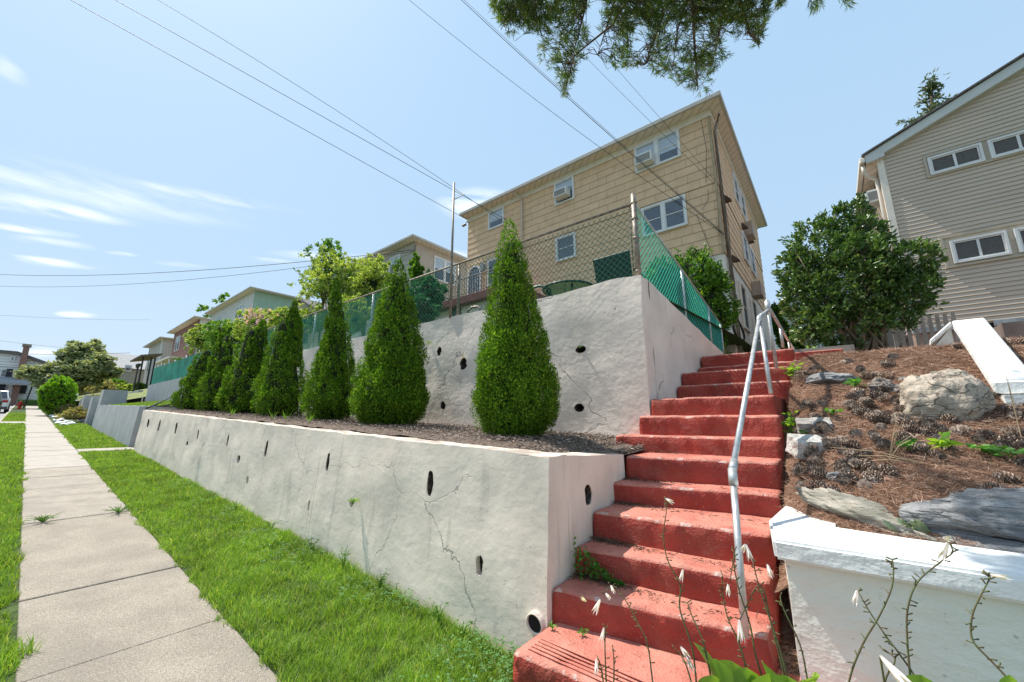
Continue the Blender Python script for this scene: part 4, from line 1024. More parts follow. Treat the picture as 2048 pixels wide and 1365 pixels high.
# conduit and cables at the corner
cd = mat('weathered_conduit', (.30,.255,.215), .8, .25, 5, .3, 30, stretch=(1,1,.2))
MB().tube([(H1X1+.08, 14.35, .9), (H1X1+.08, 14.33, 10.3), (H1X1+.2, 14.2, 10.55)], .055, 8).build('conduit', cd, h1, True)
mb = MB(); mb.tube([(H1X1+.2, 14.2, 10.55), (H1X1+.33, 14.0, 10.72), (H1X1+.36, 13.9, 10.55)], [.03,.03,.012], 6)
for k in range(7):
    r = random.Random(k); z1 = r.uniform(4.5, 10.5); z0 = z1-r.uniform(1, 4)
    mb.tube([(H1X1+.1, 14.2+r.uniform(-.1, .2), z1), (H1X1+.16, 14.1+r.uniform(-.15, .3), (z0+z1)/2), (H1X1+.1, 14.2+r.uniform(-.1, .3), z0)], .009, 4)
for (a, b) in (((1405,420),(1416,380)),((1393,430),(1447,600)),((1418,232),(1438,470)),((1402,240),(1412,365))):
    p0 = atY(*a, 13.92); p1 = atY(*b, 13.92); md = (p0+p1)/2+UX*.1; mb.tube([p0, md, p1], .008, 4)
mb.build('cable', mat('old_cable', (.12,.095,.08), .8, .2, 5), h1)
q = atX(1478, 664, H1X1+.12); mb = MB(); mb.tube([q+UY*(.75*math.sin(t)*(1-.25*math.cos(2*t)))+UZ*(.38*math.cos(t)) for t in [2*math.pi*k/22 for k in range(23)]], .035, 6, False); tag(mb.build('coiled_cable', blackm, None, True), 'loop of black cable hanging on the rendered base of the tan house', 'cable')
# arched door with ornate grille, wall lamp
d0 = MB(); z0, z1, xa, xb = 5.5, 8.1, -14.36, -13.40
arch = [(xa, z0)]+[(xa, 7.55)]+[((xa+xb)/2-(xb-xa)/2*math.cos(t), 7.55+.52*math.sin(t)) for t in [math.pi*k/10 for k in range(1, 10)]]+[(xb, 7.55), (xb, z0)]
inn = [(x_*.86+(xa+xb)/2*.14, z_*.97+.15) for x_, z_ in arch]
vs = [(a, 13.9, b) for a, b in arch]+[(a, 13.9, b) for a, b in inn]; m_ = len(arch)
vs += [(a, 14.0, b) for a, b in arch]+[(a, 14.0, b) for a, b in inn]
fs = [(i, i+1, m_+i+1, m_+i) for i in range(m_-1)]+[(m_+i, m_+i+1, 3*m_+i+1, 3*m_+i) for i in range(m_-1)]+[(i+1, i, 2*m_+i, 2*m_+i+1) for i in range(m_-1)]
door = MB().add(vs, fs).build('door', whitem, h1)
MB().add([(a, 13.965, b) for a, b in inn], [tuple(range(m_))]).build('door_glass', mat('door_glass', (.07,.09,.14), .15, .1, 3, spec=.8), door)
mb = MB()
for k in range(7):
    x = xa+.12+k*.12; mb.tube([(x, 13.93, 5.6), (x, 13.93, 7.85)], .010, 5)
for k in range(18):
    r = random.Random(k); c = Vector((r.uniform(xa+.15, xb-.15), 13.925, r.uniform(5.8, 7.5))); rr = r.uniform(.04, .09)
    mb.tube([c+UX*rr*math.cos(t)+UZ*rr*math.sin(t) for t in [k2*.7 for k2 in range(9)]], .008, 4, False)
mb.build('door_grille', whitem, door)
q = atY(968, 534, 13.85); mb = MB(); mb.tube([(q.x, 13.98, q.z), (q.x, 13.75, q.z+.1)], .02, 6); mb.prism([(q.x-.10,13.65,q.z-.28),(q.x+.10,13.65,q.z-.28),(q.x+.13,13.65,q.z+.08),(q.x,13.65,q.z+.2),(q.x-.13,13.65,q.z+.08)], (0,.2,0)); mb.build('wall_lamp', mat('lamp_grey', (.33,.34,.33), .5, .1, 5), h1)
# terrace with red edge, railing and white wall below
tr_ = 11.5
MB().box((-15.0, tr_, 5.08), (-9.3, 13.99, 5.42)).build('terrace_slab', mat('oxblood_edge', (.23,.075,.07), .8, .1, 5), h1, bevel=.01)
MB().box((-14.7, tr_+.35, .8), (-9.5, 13.98, 5.079)).build('terrace_wall', basem, h1)
mb = MB(); mb.tube([(-15, tr_+.08, 6.26), (-9.3, tr_+.08, 6.26)], .022, 6); mb.tube([(-15, tr_+.08, 5.55), (-9.3, tr_+.08, 5.55)], .016, 6)
for k in range(39): x = -15+.15*k; mb.tube([(x, tr_+.08, 5.42), (x, tr_+.08, 6.26)], .010, 5)
for k in range(14): y = tr_+.08+.18*k; mb.tube([(-15, y, 5.42), (-15, y, 6.26)], .010, 5)
mb.tube([(-15, tr_+.08, 6.26), (-15, 13.95, 6.26)], .022, 6)
mb.build('terrace_railing', railm, h1)
q = atY(912, 612, 11.8); MB().box((q.x-.35, 11.82, q.z-.9), (q.x+.30, 11.86, q.z+.25)).build('basement_opening', mat('dark_green_glass', (.015,.05,.045), .3, .1, 5), h1)
# air conditioners on the facade
aircon((-4.86, 13.55, 9.74), (.66, .5, .40), 'white air conditioner in the top right double window of the tan house')
aircon((-8.62, 13.55, 9.80), (.66, .5, .36), 'white air conditioner in the single top floor window of the tan house')
q = atX(1508, 655, H1X1); ac = aircon((H1X1+.02, 17.4, 2.6), (.45, .7, .45), 'grey air conditioner on the shaded side wall of the tan house above the rail')
# floodlight at the far left corner
q = atY(933, 450, 13.9); mb = MB(); mb.tube([(H1X0, 13.9, q.z+.2), (q.x, 13.8, q.z)], .02, 6); mb.cyl((q.x, 13.85, q.z), (q.x-.1, 13.7, q.z-.12), .07, 10); mb.build('floodlight', galvd, h1)

# --- right house with lap siding --------------------------------------
RY, RX0, RX1 = 13.0, 1.67, 9.4
h2 = E('siding_house', (5.5, 18, 1.8), 'grey beige house with narrow lap siding and a gable, at the right edge', 'house')
sid = mat('beige_lap_siding', (.57,.48,.385), .6, .04, 3, .05, 80, stretch=(.3,1,1))
apx = (RX0-.24+RX1+.24)/2; slope = .41
MB().prism([(RX0,RY,2.1),(RX1,RY,2.1),(RX1,RY,6.66),(apx,RY,6.72+slope*(apx-RX0)),(RX0,RY,6.66)], (0,11,0)).build('wall', sid, h2)
gl = lambda z: RX0 if z < 6.68 else RX0+(z-6.68)/slope
laps(RX0+.10, RX1, 2.14, 6.60, RY-.006, .1015, .023).build('front_siding', sid, h2)
laps(RX0, apx, 6.60, 6.60+.1015*17, RY-.006, .1015, .023, left=lambda z: max(RX0+.1, gl(z))).build('gable_siding', sid, h2)
MB().box((RX0-.03, RY-.045, 2.12), (RX0+.10, RY+.08, 6.64)).build('corner_trim', creamtrim, h2)
laps(RY+.08, 24, 2.14, 6.55, -.006, .1015, .018, side=RX0).build('side_siding', sid, h2) if False else None
mb = MB()
for k in range(43): z = 2.14+.1015*k; mb.add([(RX0-.018, RY+.08, z), (RX0-.018, 24, z), (RX0-.002, 24, z+.1015), (RX0-.002, RY+.08, z+.1015)], [(0,1,2,3)])
mb.build('side_siding', sid, h2)
# rake board, roof, gutter
zr = lambda x: 6.70+slope*(x-(RX0-.24))
mb = MB(); mb.prism([(RX0-.24,RY-.16,zr(RX0-.24)-.14),(apx,RY-.16,zr(apx)-.14),(apx,RY-.16,zr(apx)+.10),(RX0-.24,RY-.16,zr(RX0-.24)+.08)], (0,.155,0))
mb.prism([(RX0-.24,RY-.165,6.56),(RX0+.12,RY-.165,6.62),(RX0+.12,RY-.165,6.86),(RX0-.24,RY-.165,6.70)], (0,.15,0)); mb.build('rake_board', mat('pale_rake', (.60,.62,.60), .5, .04, 4), h2)
mb = MB(); mb.prism([(RX0-.30,RY-.22,zr(RX0-.3)+.10),(apx,RY-.22,zr(apx)+.12),(apx,RY-.22,zr(apx)+.16),(RX0-.30,RY-.22,zr(RX0-.3)+.14)], (0,11.4,0))
mb.prism([(apx,RY-.22,zr(apx)+.12),(RX1+.3,RY-.22,zr(RX0-.3)+.10),(RX1+.3,RY-.22,zr(RX0-.3)+.14),(apx,RY-.22,zr(apx)+.16)], (0,11.4,0)); mb.build('roof', roofm, h2)
MB().box((RX0-.24, RY-.14, 6.56), (RX0-.001, 24.2, 6.60)).build('soffit', soffm, h2)
MB().box((RX0-.36, RY-.18, 6.60), (RX0-.245, 24.2, 6.74)).build('gutter', creamtrim, h2, bevel=.02)
MB().tube([(RX0-.29,RY-.02,6.58),(RX0-.29,RY,6.42),(RX0-.22,RY+.1,6.30),(RX0-.07,RY+.2,6.22),(RX0-.06,RY+.2,6.0),(RX0-.06,RY+.2,2.2)], .045, 8).build('downspout', creamtrim, h2, True)
def slider_group(x0, xs, z0, z1, o0, o1, oz0, oz1, name):
    mb = MB(); boxframe(mb, o0, o1, oz0, oz1, RY-.01, .05, .05); mb.box((o0+.05, RY-.026, oz0+.05), (o1-.05, RY-.021, oz1-.05)); mb.build('window_surround', mat('beige_surround', (.50,.435,.34), .6, .05, 4), h2)
    for a, b in xs: window(h2, a, b, z0, z1, RY-.03, 1, slider=True, t=.045, screen=True)
slider_group(2.5, ((2.50,3.37),(3.46,4.33)), 5.80, 6.27, 2.44, 4.42, 5.76, 6.35, 'a')
slider_group(2.5, ((2.54,3.385),(3.49,4.33)), 3.53, 4.08, 2.40, 4.5, 3.45, 4.22, 'b')
MB().box((RX0-.02, RY-.03, 2.02), (2.74, RY+.1, 2.139)).build('base_flashing', mat('galv_flashing', (.42,.43,.43), .4, .2, 6, metal=.5), h2)
MB().box((2.90, RY-.03, 2.02), (RX1, RY+.1, 2.139)).build('base_flashing', MATS['galv_flashing'], h2)
MB().box((RX0+.03, RY+.03, .6), (RX1-.03, 24, 2.1)).build('foundation', mat('brown_foundation', (.33,.235,.19), .9, .1, 3, .4, 40), h2)
MB().box((2.74, RY+.005, 1.93), (2.90, RY+.09, 2.139)).build('vent_opening', darkm, h2)
mb = MB(); 
q = atX(1749, 395, RX0-.15); aircon((RX0-.34, q.y-.2, q.z-.2), (.33, .5, .34), 'small white air conditioner on the side wall of the grey beige house')
# lattice under the shrub
mb = MB()
for k in range(9): mb.box((.95+.09*k, 9.4, 1.0+.0), (1.0+.09*k, 9.43, 1.75))
lt = mb.build('fence_panel', mat('grey_slat', (.36,.32,.29), .85, .15, 5)); lt.rotation_euler = (0, .0, 0); tag(lt, 'short grey slatted panel leaning behind the shrub at the right house', 'fence panel')

# --- more distant houses -----------------------------------------------
def house(name, label, x0, x1, y0, y1, zb, ze, wm, wside, rm, fwin, swin, oh=.45, pitch=.3, soff=None, gm=None, split=None):
    h = E(name, ((x0+x1)/2, (y0+y1)/2, zb), label, 'house')
    MB().box((x0, y0, zb), (x1, y1, ze)).build('wall', wm, h)
    if wside is not None: MB().box((x1+.001, y0+.02, zb), (x1+.03, y1, ze-.01)).build('side_wall', wside, h)
    eaves(h, x0, x1, y0, y1, ze, (oh, oh, oh, oh), soff or soffm, gm or gutm, rm, pitch)
    for (a, b, c, d, n) in fwin: window(h, a, b, c, d, y0, n, blind=.4)
    for (a, b, c, d, n) in swin: window(h, a, b, c, d, 0, n, side=x1+.04, blind=.5)
    return h
greysh = brickwall('grey_shingle', (.50,.46,.40), (.14,.12,.10), 2.4, .33, 'xz', .012, z0=.2, bump=.3)
tanst = mat('taupe_stucco', (.46,.395,.325), .95, .06, 3, .3, 50)
h = house('grey_shingle_house', 'grey two storey house beyond the fence with shallow hip roof and double side window', -27.5, -19.35, 14, 24, 1, 11.15, greysh, tanst, roofm,
      [(-21.9,-20.7,9.4,10.7,1),(-26.2,-25.0,9.4,10.7,1)], [(15.6,17.5,9.1,10.75,2)], .45, .22)
MB().tube([(-23.2,13.5,11.15),(-23.2,13.7,10.9),(-23.2,13.93,10.8),(-23.2,13.93,6)], .05, 8).build('downspout', whitem, h, True)
MB().tube([(-19.28,14.05,10.9),(-19.28,14.05,7)], .06, 6).build('conduit', cd, h)
wsid = brickwall('white_siding', (.66,.65,.63), (.34,.33,.32), 9, .34, 'xz', .015, bump=.4)
gsid = mat('sage_siding', (.34,.46,.34), .8, .05, 3)
house('white_sided_house', 'white two storey house with pale green side wall, left of the flowering shrubs', -64.5, -48.6, 14.3, 27, 2, 14.3, wsid, gsid, roofb,
      [(-54.2,-51.6,11.3,13.4,2),(-61.8,-59.4,11.3,13.4,2)], [], .6, .22)
g_ = E('garage', (-37.5, 15, 6), 'small taupe outbuilding with dark gable roof behind the evergreens', 'shed')
MB().prism([(-41.2,14,4),(-32.6,14,4),(-32.6,14,9.1),(-35.2,14,10.35),(-41.2,14,8.2)], (0,6,0)).build('wall', tanst, g_)
MB().prism([(-41.6,13.7,8.05),(-35.2,13.7,10.38),(-35.2,13.7,10.6),(-41.6,13.7,8.27)], (0,7,0)).build('roof', roofm, g_)
MB().prism([(-35.199,13.7,10.38),(-32.0,13.7,8.85),(-32.0,13.7,9.07),(-35.199,13.7,10.6)], (0,7,0)).build('roof', roofm, g_)
MB().box((-36.6,13.96,6.3),(-33.2,13.999,8.4)).build('dark_door', mat('dark_brown', (.09,.07,.055), .9, .1, 4), g_)  # flat dark brown panel on the front wall
h = house('brick_house', 'dark red brick house with pale eaves, half hidden by the flowering shrubs', -85.5, -70.2, 14.3, 27, 2.5, 14.6, brickm, mat('white_render', (.62,.61,.58), .8, .06, 3), roofb,
      [(-83.5,-80.6,11.2,13.6,2),(-76,-73.5,11.2,13.6,2),(-82.5,-80.2,5.5,7.8,1)], [], .8, .2)
MB().box((-84,12.2,9.0),(-74,14.29,9.25)).build('porch_roof', creamtrim, h)
for x in (-83.6,-79,-74.4): MB().cyl((x,12.4,3),(x,12.4,9.0),.14,8).build('porch_post', whitem, h)
h = house('stucco_house', 'pale cream stucco house, the farthest one of the row on the right side', -106.5, -92.5, 14.3, 27, 2.6, 14.6, mat('cream_stucco_far', (.56,.51,.45), .9, .06, 2), None, roofb,
      [(-104.5,-103,9.5,12.6,1),(-98,-97.3,11,12.5,1)], [], .8, .2)
MB().tube([(-93.4,14.2,14.6),(-93.4,14.2,4)], .18, 8).build('downspout', whitem, h)

# far white colonial on the left, grey house across the end of the street
FX = -97.
def atF(x, y): return atX(x, y, FX)
h = E('white_colonial_house', (FX-6, -2, 2), 'white clapboard house with brick chimney and black shutters at the end of the street', 'house')
wy0, wy1 = atF(-60, 760).y, atF(93, 760).y; ze = atF(0, 710).z
clap = brickwall('far_clapboard', (.84,.84,.82), (.52,.53,.53), 30, .42, 'yz', .05, bump=.3)
a = atF(-40, 712); b = atF(35, 707); c = atF(105, 735)
MB().prism([(FX, wy0, 1), (FX, c.y, 1), (FX, c.y, c.z), (FX, b.y, b.z-.2), (FX, wy0, b.z-.2)], (-10, 0, 0)).build('wall', clap, h)
mb = MB(); mb.prism([(FX+.5, wy0, b.z-.25), (FX+.5, b.y, b.z-.25), (FX+.5, b.y, b.z+.25), (FX+.5, wy0, b.z+.25)], (-11, 0, 0)); mb.prism([(FX+.5, b.y, b.z-.25), (FX+.5, c.y+.5, c.z-.2), (FX+.5, c.y+.5, c.z+.25), (FX+.5, b.y, b.z+.251)], (-11, 0, 0)); mb.build('roof', roofm, h)
q0 = atX(34, 745, FX+1.2); q1 = atX(61, 694, FX+1.2); MB().box((FX+.02, q0.y, 2), (FX+1.2, q1.y-.05, q1.z)).build('chimney', brickyz, h)
MB().box((FX-.1, q0.y-.15, q1.z), (FX+1.35, q1.y+.1, q1.z+.35)).build('chimney_cap', galvd, h)
sh = mat('black_shutter', (.03,.035,.045), .6, .1, 4)
def fwin(xa, ya, xb, yb, n=1):
    p = atF(xa, ya); q = atF(xb, yb); window(h, p.y, q.y, q.z, p.z, 0, n, side=FX+.12, t=.16, mull=.3, blind=0)
fwin(2, 737, 13, 756); fwin(21, 712, 29, 724); fwin(8.5, 769, 43, 787, 3)
for (x0, y0, x1, y1) in ((14,738,22,756),(0,769,8,787),(43,771,51,788)):
    p = atF(x0, y0); q = atF(x1, y1); MB().box((FX+.02, p.y, q.z), (FX+.2, q.y, p.z)).build('shutter', sh, h)
p = atX(-30, 757, FX+2.5); q = atX(62, 760, FX+2.5); MB().prism([(FX+.01, p.y, p.z+.6), (FX+2.6, p.y, p.z-.45), (FX+2.6, p.y, p.z-.75), (FX+.01, p.y, p.z+.3)], (0, q.y-p.y, 0)).build('porch_roof', mat('porch_shingle', (.33,.33,.34), .9, .1, 5), h)
hd = mat('clipped_hedge', (.06,.12,.03), 1, .4, 14, 1., 30)
GX = -112.; h = E('grey_hip_house', (GX-5, 13, 3), 'low grey house with broad pale roof beyond the street end', 'house')
p = atX(222, 706, GX); q = atX(330, 722, GX); e = atX(222, 735, GX); s_ = atX(330, 746, GX)
MB().box((GX-9, e.y-3, 2), (GX, q.y+4, e.z)).build('wall', mat('far_tan', (.36,.34,.28), .9, .08, 2), h)
MB().prism([(GX+.6, e.y-4, e.z), (GX-5, e.y-4, p.z+.6), (GX-10, e.y-4, e.z)], (0, q.y-e.y+8, 0)).build('roof', mat('pale_roof', (.38,.37,.36), .9, .08, 3), h)
for (xa, ya, xb, yb) in ((250,730,262,744),(290,733,299,745)):
    p = atX(xa, ya, GX); q = atX(xb, yb, GX); window(h, p.y, q.y, q.z, p.z, 0, 1, side=GX+.15, t=.2, blind=.5)

# ================================================================== SHRUBS AND TREES
def shrub(name, c, rad, n, L, m, label, cat, seed, trunk=None, core=.62, spray=0, corem_=None, shape='ball', lump=.22, group=None, nl=5, droop=0.):
    """crown of many leaves gathered in clumps spread through an uneven volume"""
    r = np.random.default_rng(seed); c = np.array(c, float); rad = np.array(rad, float)
    root = E(name, (c[0], c[1], c[2]-rad[2]), label, cat, group)
    nc = max(12, n//26); d = norm(r.normal(size=(nc, 3)))
    if shape == 'dome': d[:, 2] = np.abs(d[:, 2])*.9+.02
    rr = (r.random(nc)**.33)*.30+.72
    lum = np.array([fbm(tuple(q*1.6+seed), 1.2, 3) for q in d]); rr = rr*(1+lump*lum*1.6)
    inner = r.random(nc) < .28; rr[inner] *= r.uniform(.35, .85, inner.sum())
    cc = d*rr[:, None]
    if spray: # a few clumps stick out of the outline
        k = r.choice(nc, int(nc*spray)); cc[k] *= r.uniform(1.08, 1.35, len(k))[:, None]
    idx = r.integers(0, nc, n); cs = r.uniform(.07, .17, nc)
    P = cc[idx]+norm(r.normal(size=(n, 3)))*(cs[idx]*r.random(n)**.5)[:, None]
    W = c+P*rad
    D = norm(cc[idx])*.7+r.normal(size=(n, 3))*.75+np.array([0, 0, .15-droop])
    leaves('foliage', W, D, L*r.uniform(.6, 1.3, n), L*.48*r.uniform(.8, 1.2, n), m, root)
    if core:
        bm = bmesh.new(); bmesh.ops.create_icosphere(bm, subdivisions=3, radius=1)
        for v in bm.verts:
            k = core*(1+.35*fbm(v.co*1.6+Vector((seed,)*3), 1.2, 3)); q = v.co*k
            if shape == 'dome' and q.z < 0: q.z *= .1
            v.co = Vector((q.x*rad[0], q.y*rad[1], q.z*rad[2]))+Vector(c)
        me = bpy.data.meshes.new('dark_core'); bm.to_mesh(me); bm.free(); place('dark_core', me, corem_ or corem, root)
    if trunk:
        b0 = Vector((c[0], c[1], trunk[1])); mb = MB(); mb.tube([b0, b0+UZ*(c[2]-trunk[1])*.6, Vector(c)], [trunk[0], trunk[0]*.8, trunk[0]*.4], 8)
        mb.build('trunk', barkm, root, True); mb = MB()
        for k in range(nl):
            q = Vector(W[r.integers(0, n)]); s0 = b0.lerp(Vector(c), r.uniform(.25, .8)); md = s0.lerp(q, .55)+UZ*.05*rad[2]
            mb.tube([s0, md, q], [trunk[0]*.5, trunk[0]*.32, trunk[0]*.1], 5)
        mb.build('limb', barkm, root, True)
    return root
camm = leafmat('camellia_leaf', (.035,.09,.018), (.12,.22,.045), (.30,.34,.17), trans=.22, rough=.34, gloss=.6)
# glossy evergreen shrub beside the right house: several lobes on several stems
def camellia():
    root = E('camellia_shrub', (.35, 8.5, 1.1), 'big glossy dark green shrub with many stems in front of the grey beige house', 'shrub')
    lobes = [((.42,8.5,2.35),(.80,.65,.85),8000),((-.16,8.45,2.15),(.42,.40,.75),3200),((.12,8.5,3.0),(.50,.45,.55),3400),((.45,8.6,3.42),(.24,.24,.36),1100),((.78,8.5,2.9),(.34,.34,.5),1500),
             ((.78,8.6,3.45),(.13,.15,.32),420),((1.25,8.5,2.45),(.40,.40,.32),1700),((1.18,8.5,2.0),(.38,.4,.4),1700),((-.36,8.4,2.72),(.24,.22,.28),700),((.25,8.4,1.6),(.75,.5,.45),2600),((.9,8.4,1.75),(.4,.4,.35),1300),(tuple(atY(1736,557,8.4)),(.25,.2,.25),700)]
    P = []; Dd = []; r = np.random.default_rng(4); A = []
    for (c, rad, n) in lobes:
        c = np.array(c); rad = np.array(rad)*.93; c = c+(np.array([.42, 8.5, c[2]])-c)*.10; nc = n//22; d = norm(r.normal(size=(nc, 3))); rr = .6+.42*r.random(nc)**.5
        sp = r.random(nc) < .12; rr[sp] *= 1.18
        cc = d*rr[:, None]; idx = r.integers(0, nc, n); W = c+cc[idx]*rad+norm(r.normal(size=(n, 3)))*(r.random(n)**.6*.085)[:, None]
        P.append(W); Dd.append(norm(cc[idx])*.9+r.normal(size=(n, 3))*.7+np.array([0, 0, .25])); A.append(W[:3])
    P = np.concatenate(P); Dd = np.concatenate(Dd); leaves('foliage', P, Dd, .085*r.uniform(.6, 1.2, len(P)), .036, camm, root, fold=.3)
    mb = MB(); b0 = Vector((.35, 8.5, 1.0))
    for k, q in enumerate(np.concatenate(A)):
        s = b0+Vector((r.uniform(-.3, .45), r.uniform(-.15, .1), 0)); q = Vector(q); md = s.lerp(q, .45)+Vector((0, 0, .15)); mb.tube([s, md, q], [.028, .018, .006], 6)
    mb.build('stem', mat('smooth_bark', (.30,.24,.17), .8, .2, 9), root, True)
camellia()
lime = leafmat('lime_leaf', (.17,.27,.05), (.38,.46,.14), (.52,.54,.22), trans=.45)
mid = leafmat('mid_leaf', (.05,.15,.02), (.15,.29,.04), (.27,.38,.08), trans=.4)
teal = leafmat('blue_green_leaf', (.02,.10,.05), (.05,.20,.10), trans=.3)
yewm = leafmat('yew_leaf', (.03,.10,.012), (.11,.25,.02), (.30,.42,.05), trans=.3)
shrub('yew_bush', (-2.85, 9.4, 2.75), (.62,.6,1.1), 9000, .085, yewm, 'rounded bright green clipped bush seen through the side fence mesh', 'bush', 21, core=.85, lump=.08)
shrub('yew_bush', (-2.62, 11.3, 3.05), (.88,.85,1.60), 16000, .10, yewm, 'taller feathery evergreen bush rising above the side fence', 'bush', 22, core=.78, lump=.12)
# vegetation of the yards behind the fence
def atD(x, y, Y): return tuple(atY(x, y, Y))
def sh(name, x, y, Y, rx, rz, n, L, m, lb, cat, seed, **k):
    c = atY(x, y, Y); s = c.dot(Vector((-math.sin(TH)*math.cos(TI), math.cos(TH)*math.cos(TI), math.sin(TI))))/F
    return shrub(name, tuple(c), (rx*s, rx*s*.8, rz*s), n, L*s, m, lb, cat, seed, **k)
sh('privet_tree', 668, 565, 7.5, 62, 42, 9000, 5.6, lime, 'loose lime green small tree behind the fence, widest of its neighbours', 'tree', 31, trunk=(.06, 1.9), core=.0, spray=.3, lump=.4)
sh('privet_tree', 655, 512, 7.4, 30, 30, 1500, 6, mid, 'thin upright leafy tree whose open sprays stand against the sky', 'tree', 32, trunk=(.05, 1.9), core=0, spray=.5, lump=.5)
def sprays(name, x0, y0, Y, tips, m, lb, seed, L=6.5):
    """whips with leaves all along"""
    r = np.random.default_rng(seed); b = atY(x0, y0, Y); s = b.length/F*.93; root = E(name, b, lb, 'tree'); mb = MB(); P = []; D = []
    for (x, y) in tips:
        q = atY(x, y, Y); md = b.lerp(q, .5)+Vector((0, 0, .0)); mb.tube([b, md, q], [.03, .018, .006], 5)
        for k in range(90):
            t = .25+.75*r.random(); p = b.lerp(q, t); P.append(tuple(p+Vector(tuple(r.normal(size=3)*s*3.0*(1.3-t))))); D.append(r.normal(size=3)+np.array([0, 0, .1]))
    mb.build('branch', barkm, root, True); leaves('foliage', np.array(P), np.array(D), L*s*r.uniform(.6, 1.2, len(P)), L*s*.55, m, root)
sprays('young_tree', 668, 600, 7.3, [(645,478),(663,476),(655,520),(615,505),(634,512),(588,538),(600,560),(632,540),(688,520),(700,545),(610,575),(680,500),(650,545)], mid, 'sapling with long thin leafy whips, the tallest greenery behind the fence', 33)
sh('privet_tree', 735, 580, 8, 52, 50, 9000, 5.6, lime, 'yellow green dense shrub tree in front of the grey shingled house', 'tree', 34, trunk=(.06, 2), core=.45, spray=.25, lump=.3)
sh('privet_tree', 752, 548, 8.4, 30, 30, 2200, 5.6, lime, 'top tuft of pale leaves before the windows of the grey shingled house', 'tree', 35, trunk=(.05, 2), core=0, spray=.4, lump=.4)
sh('ivy_shrub', 832, 545, 9.5, 13, 36, 1500, 7, mid, 'narrow upright shrub climbing by the corner of the grey shingled house', 'shrub', 36, trunk=(.05, 2), core=.5)
sh('broadleaf_bush', 850, 590, 8.2, 40, 34, 6000, 6, teal, 'dark blue green bush behind the fence beside the red edged terrace', 'bush', 37, core=.6, spray=.15)
sh('broadleaf_bush', 838, 625, 7.0, 42, 26, 4500, 6, teal, 'low dark green bush at the foot of the fence between two evergreens', 'bush', 38, core=.75)
sh('broadleaf_bush', 620, 640, 6.6, 34, 22, 3200, 5.5, lime, 'light green bush low behind the fence near the third and fourth evergreens', 'bush', 39, core=.5, spray=.2)
sh('broadleaf_bush', 705, 630, 6.8, 34, 34, 5200, 5.5, lime, 'sunny green bush showing through the fence between the second and third evergreens', 'bush', 40, core=.5, spray=.2)
ROS = 10.5
sh('flowering_shrub', 520, 652, ROS, 48, 30, 7000, 5.2, lime, 'yellow green flowering shrub with pale pink blooms left of the outbuilding', 'shrub', 41, trunk=(.06, 2), core=.55, spray=.25, lump=.3)
sh('flowering_shrub', 455, 672, ROS+1, 46, 26, 6500, 5, mid, 'leafy green shrub in front of the white sided house', 'shrub', 42, trunk=(.06, 2), core=.6, spray=.3, lump=.3)
sh('flowering_shrub', 400, 680, ROS+2, 26, 26, 3600, 4.6, lime, 'loose yellow green shrub in front of the red brick house', 'shrub', 43, trunk=(.06, 2), core=.4, spray=.35, lump=.35)
sh('flowering_shrub', 563, 640, ROS-1, 28, 20, 3200, 5, lime, 'light green shrub against the small outbuilding', 'shrub', 44, core=.5, spray=.3)
pink = leafmat('pink_petal', (.50,.30,.36), (.66,.46,.50), trans=.3)
r = np.random.default_rng(5); root = E('rose_blooms', atY(520, 640, ROS-1.2), 'pale pink blooms scattered over the yellow green shrub', 'flowers')
P = np.array([tuple(atY(512+r.normal()*12, 632+r.normal()*9, ROS-2.2)+Vector(tuple(r.normal(size=3)*.12))) for _ in range(80)])
leaves('petal', P, r.normal(size=P.shape), .22, .2, pink, root)
# tree tops behind the roofs
def conif(name, x, y0, y1, Y, wpx, label, seed, sparse=1.):
    r = np.random.default_rng(seed); top = atY(x, y0, Y); base = atY(x, y1, Y); s = top.length/F; root = E(name, base, label, 'tree')
    mb = MB(); mb.tube([base, base.lerp(top, .5), top], [.16, .09, .03], 6); P = []; D = []; H = (top-base).length
    for k in range(int(26*sparse)):
        t = r.random()**.8; b = base.lerp(top, .15+.83*t); a = r.uniform(0, 6.28); ln = wpx*s*(1.08-t)*r.uniform(.5, 1)
        e = b+Vector((math.cos(a)*ln, math.sin(a)*ln, ln*r.uniform(-.1, .35))); mb.tube([b, e], [.04, .015], 4)
        for q in range(26): tt = r.uniform(.35, 1.05); P.append(tuple(b.lerp(e, tt)+Vector(tuple(r.normal(size=3)*s*2.)))); D.append(r.normal(size=3))
    for q in range(140): P.append(tuple(top+Vector(tuple(r.normal(size=3)*s*[4, 4, 6])))); D.append(r.normal(size=3))
    mb.build('trunk', barkm, root, True); leaves('foliage', np.array(P), np.array(D), 6*s, 2*s, leafmat('dull_needles', (.06,.10,.04), (.14,.17,.08), trans=.2), root)
conif('pine_tree', 1862, 168, 290, 30, 40, 'sparse half bare conifer top behind the roof of the right house', 51)
sh('tree', 448, 602, 22, 12, 12, 160, 7, mid, 'small dark tree top just above the gutter of the white sided house', 'tree', 52, core=0, spray=.3)
sh('tree', 412, 626, 24, 14, 10, 160, 7, mid, 'small dark tree top left of the white sided house roof', 'tree', 53, core=0, spray=.3)
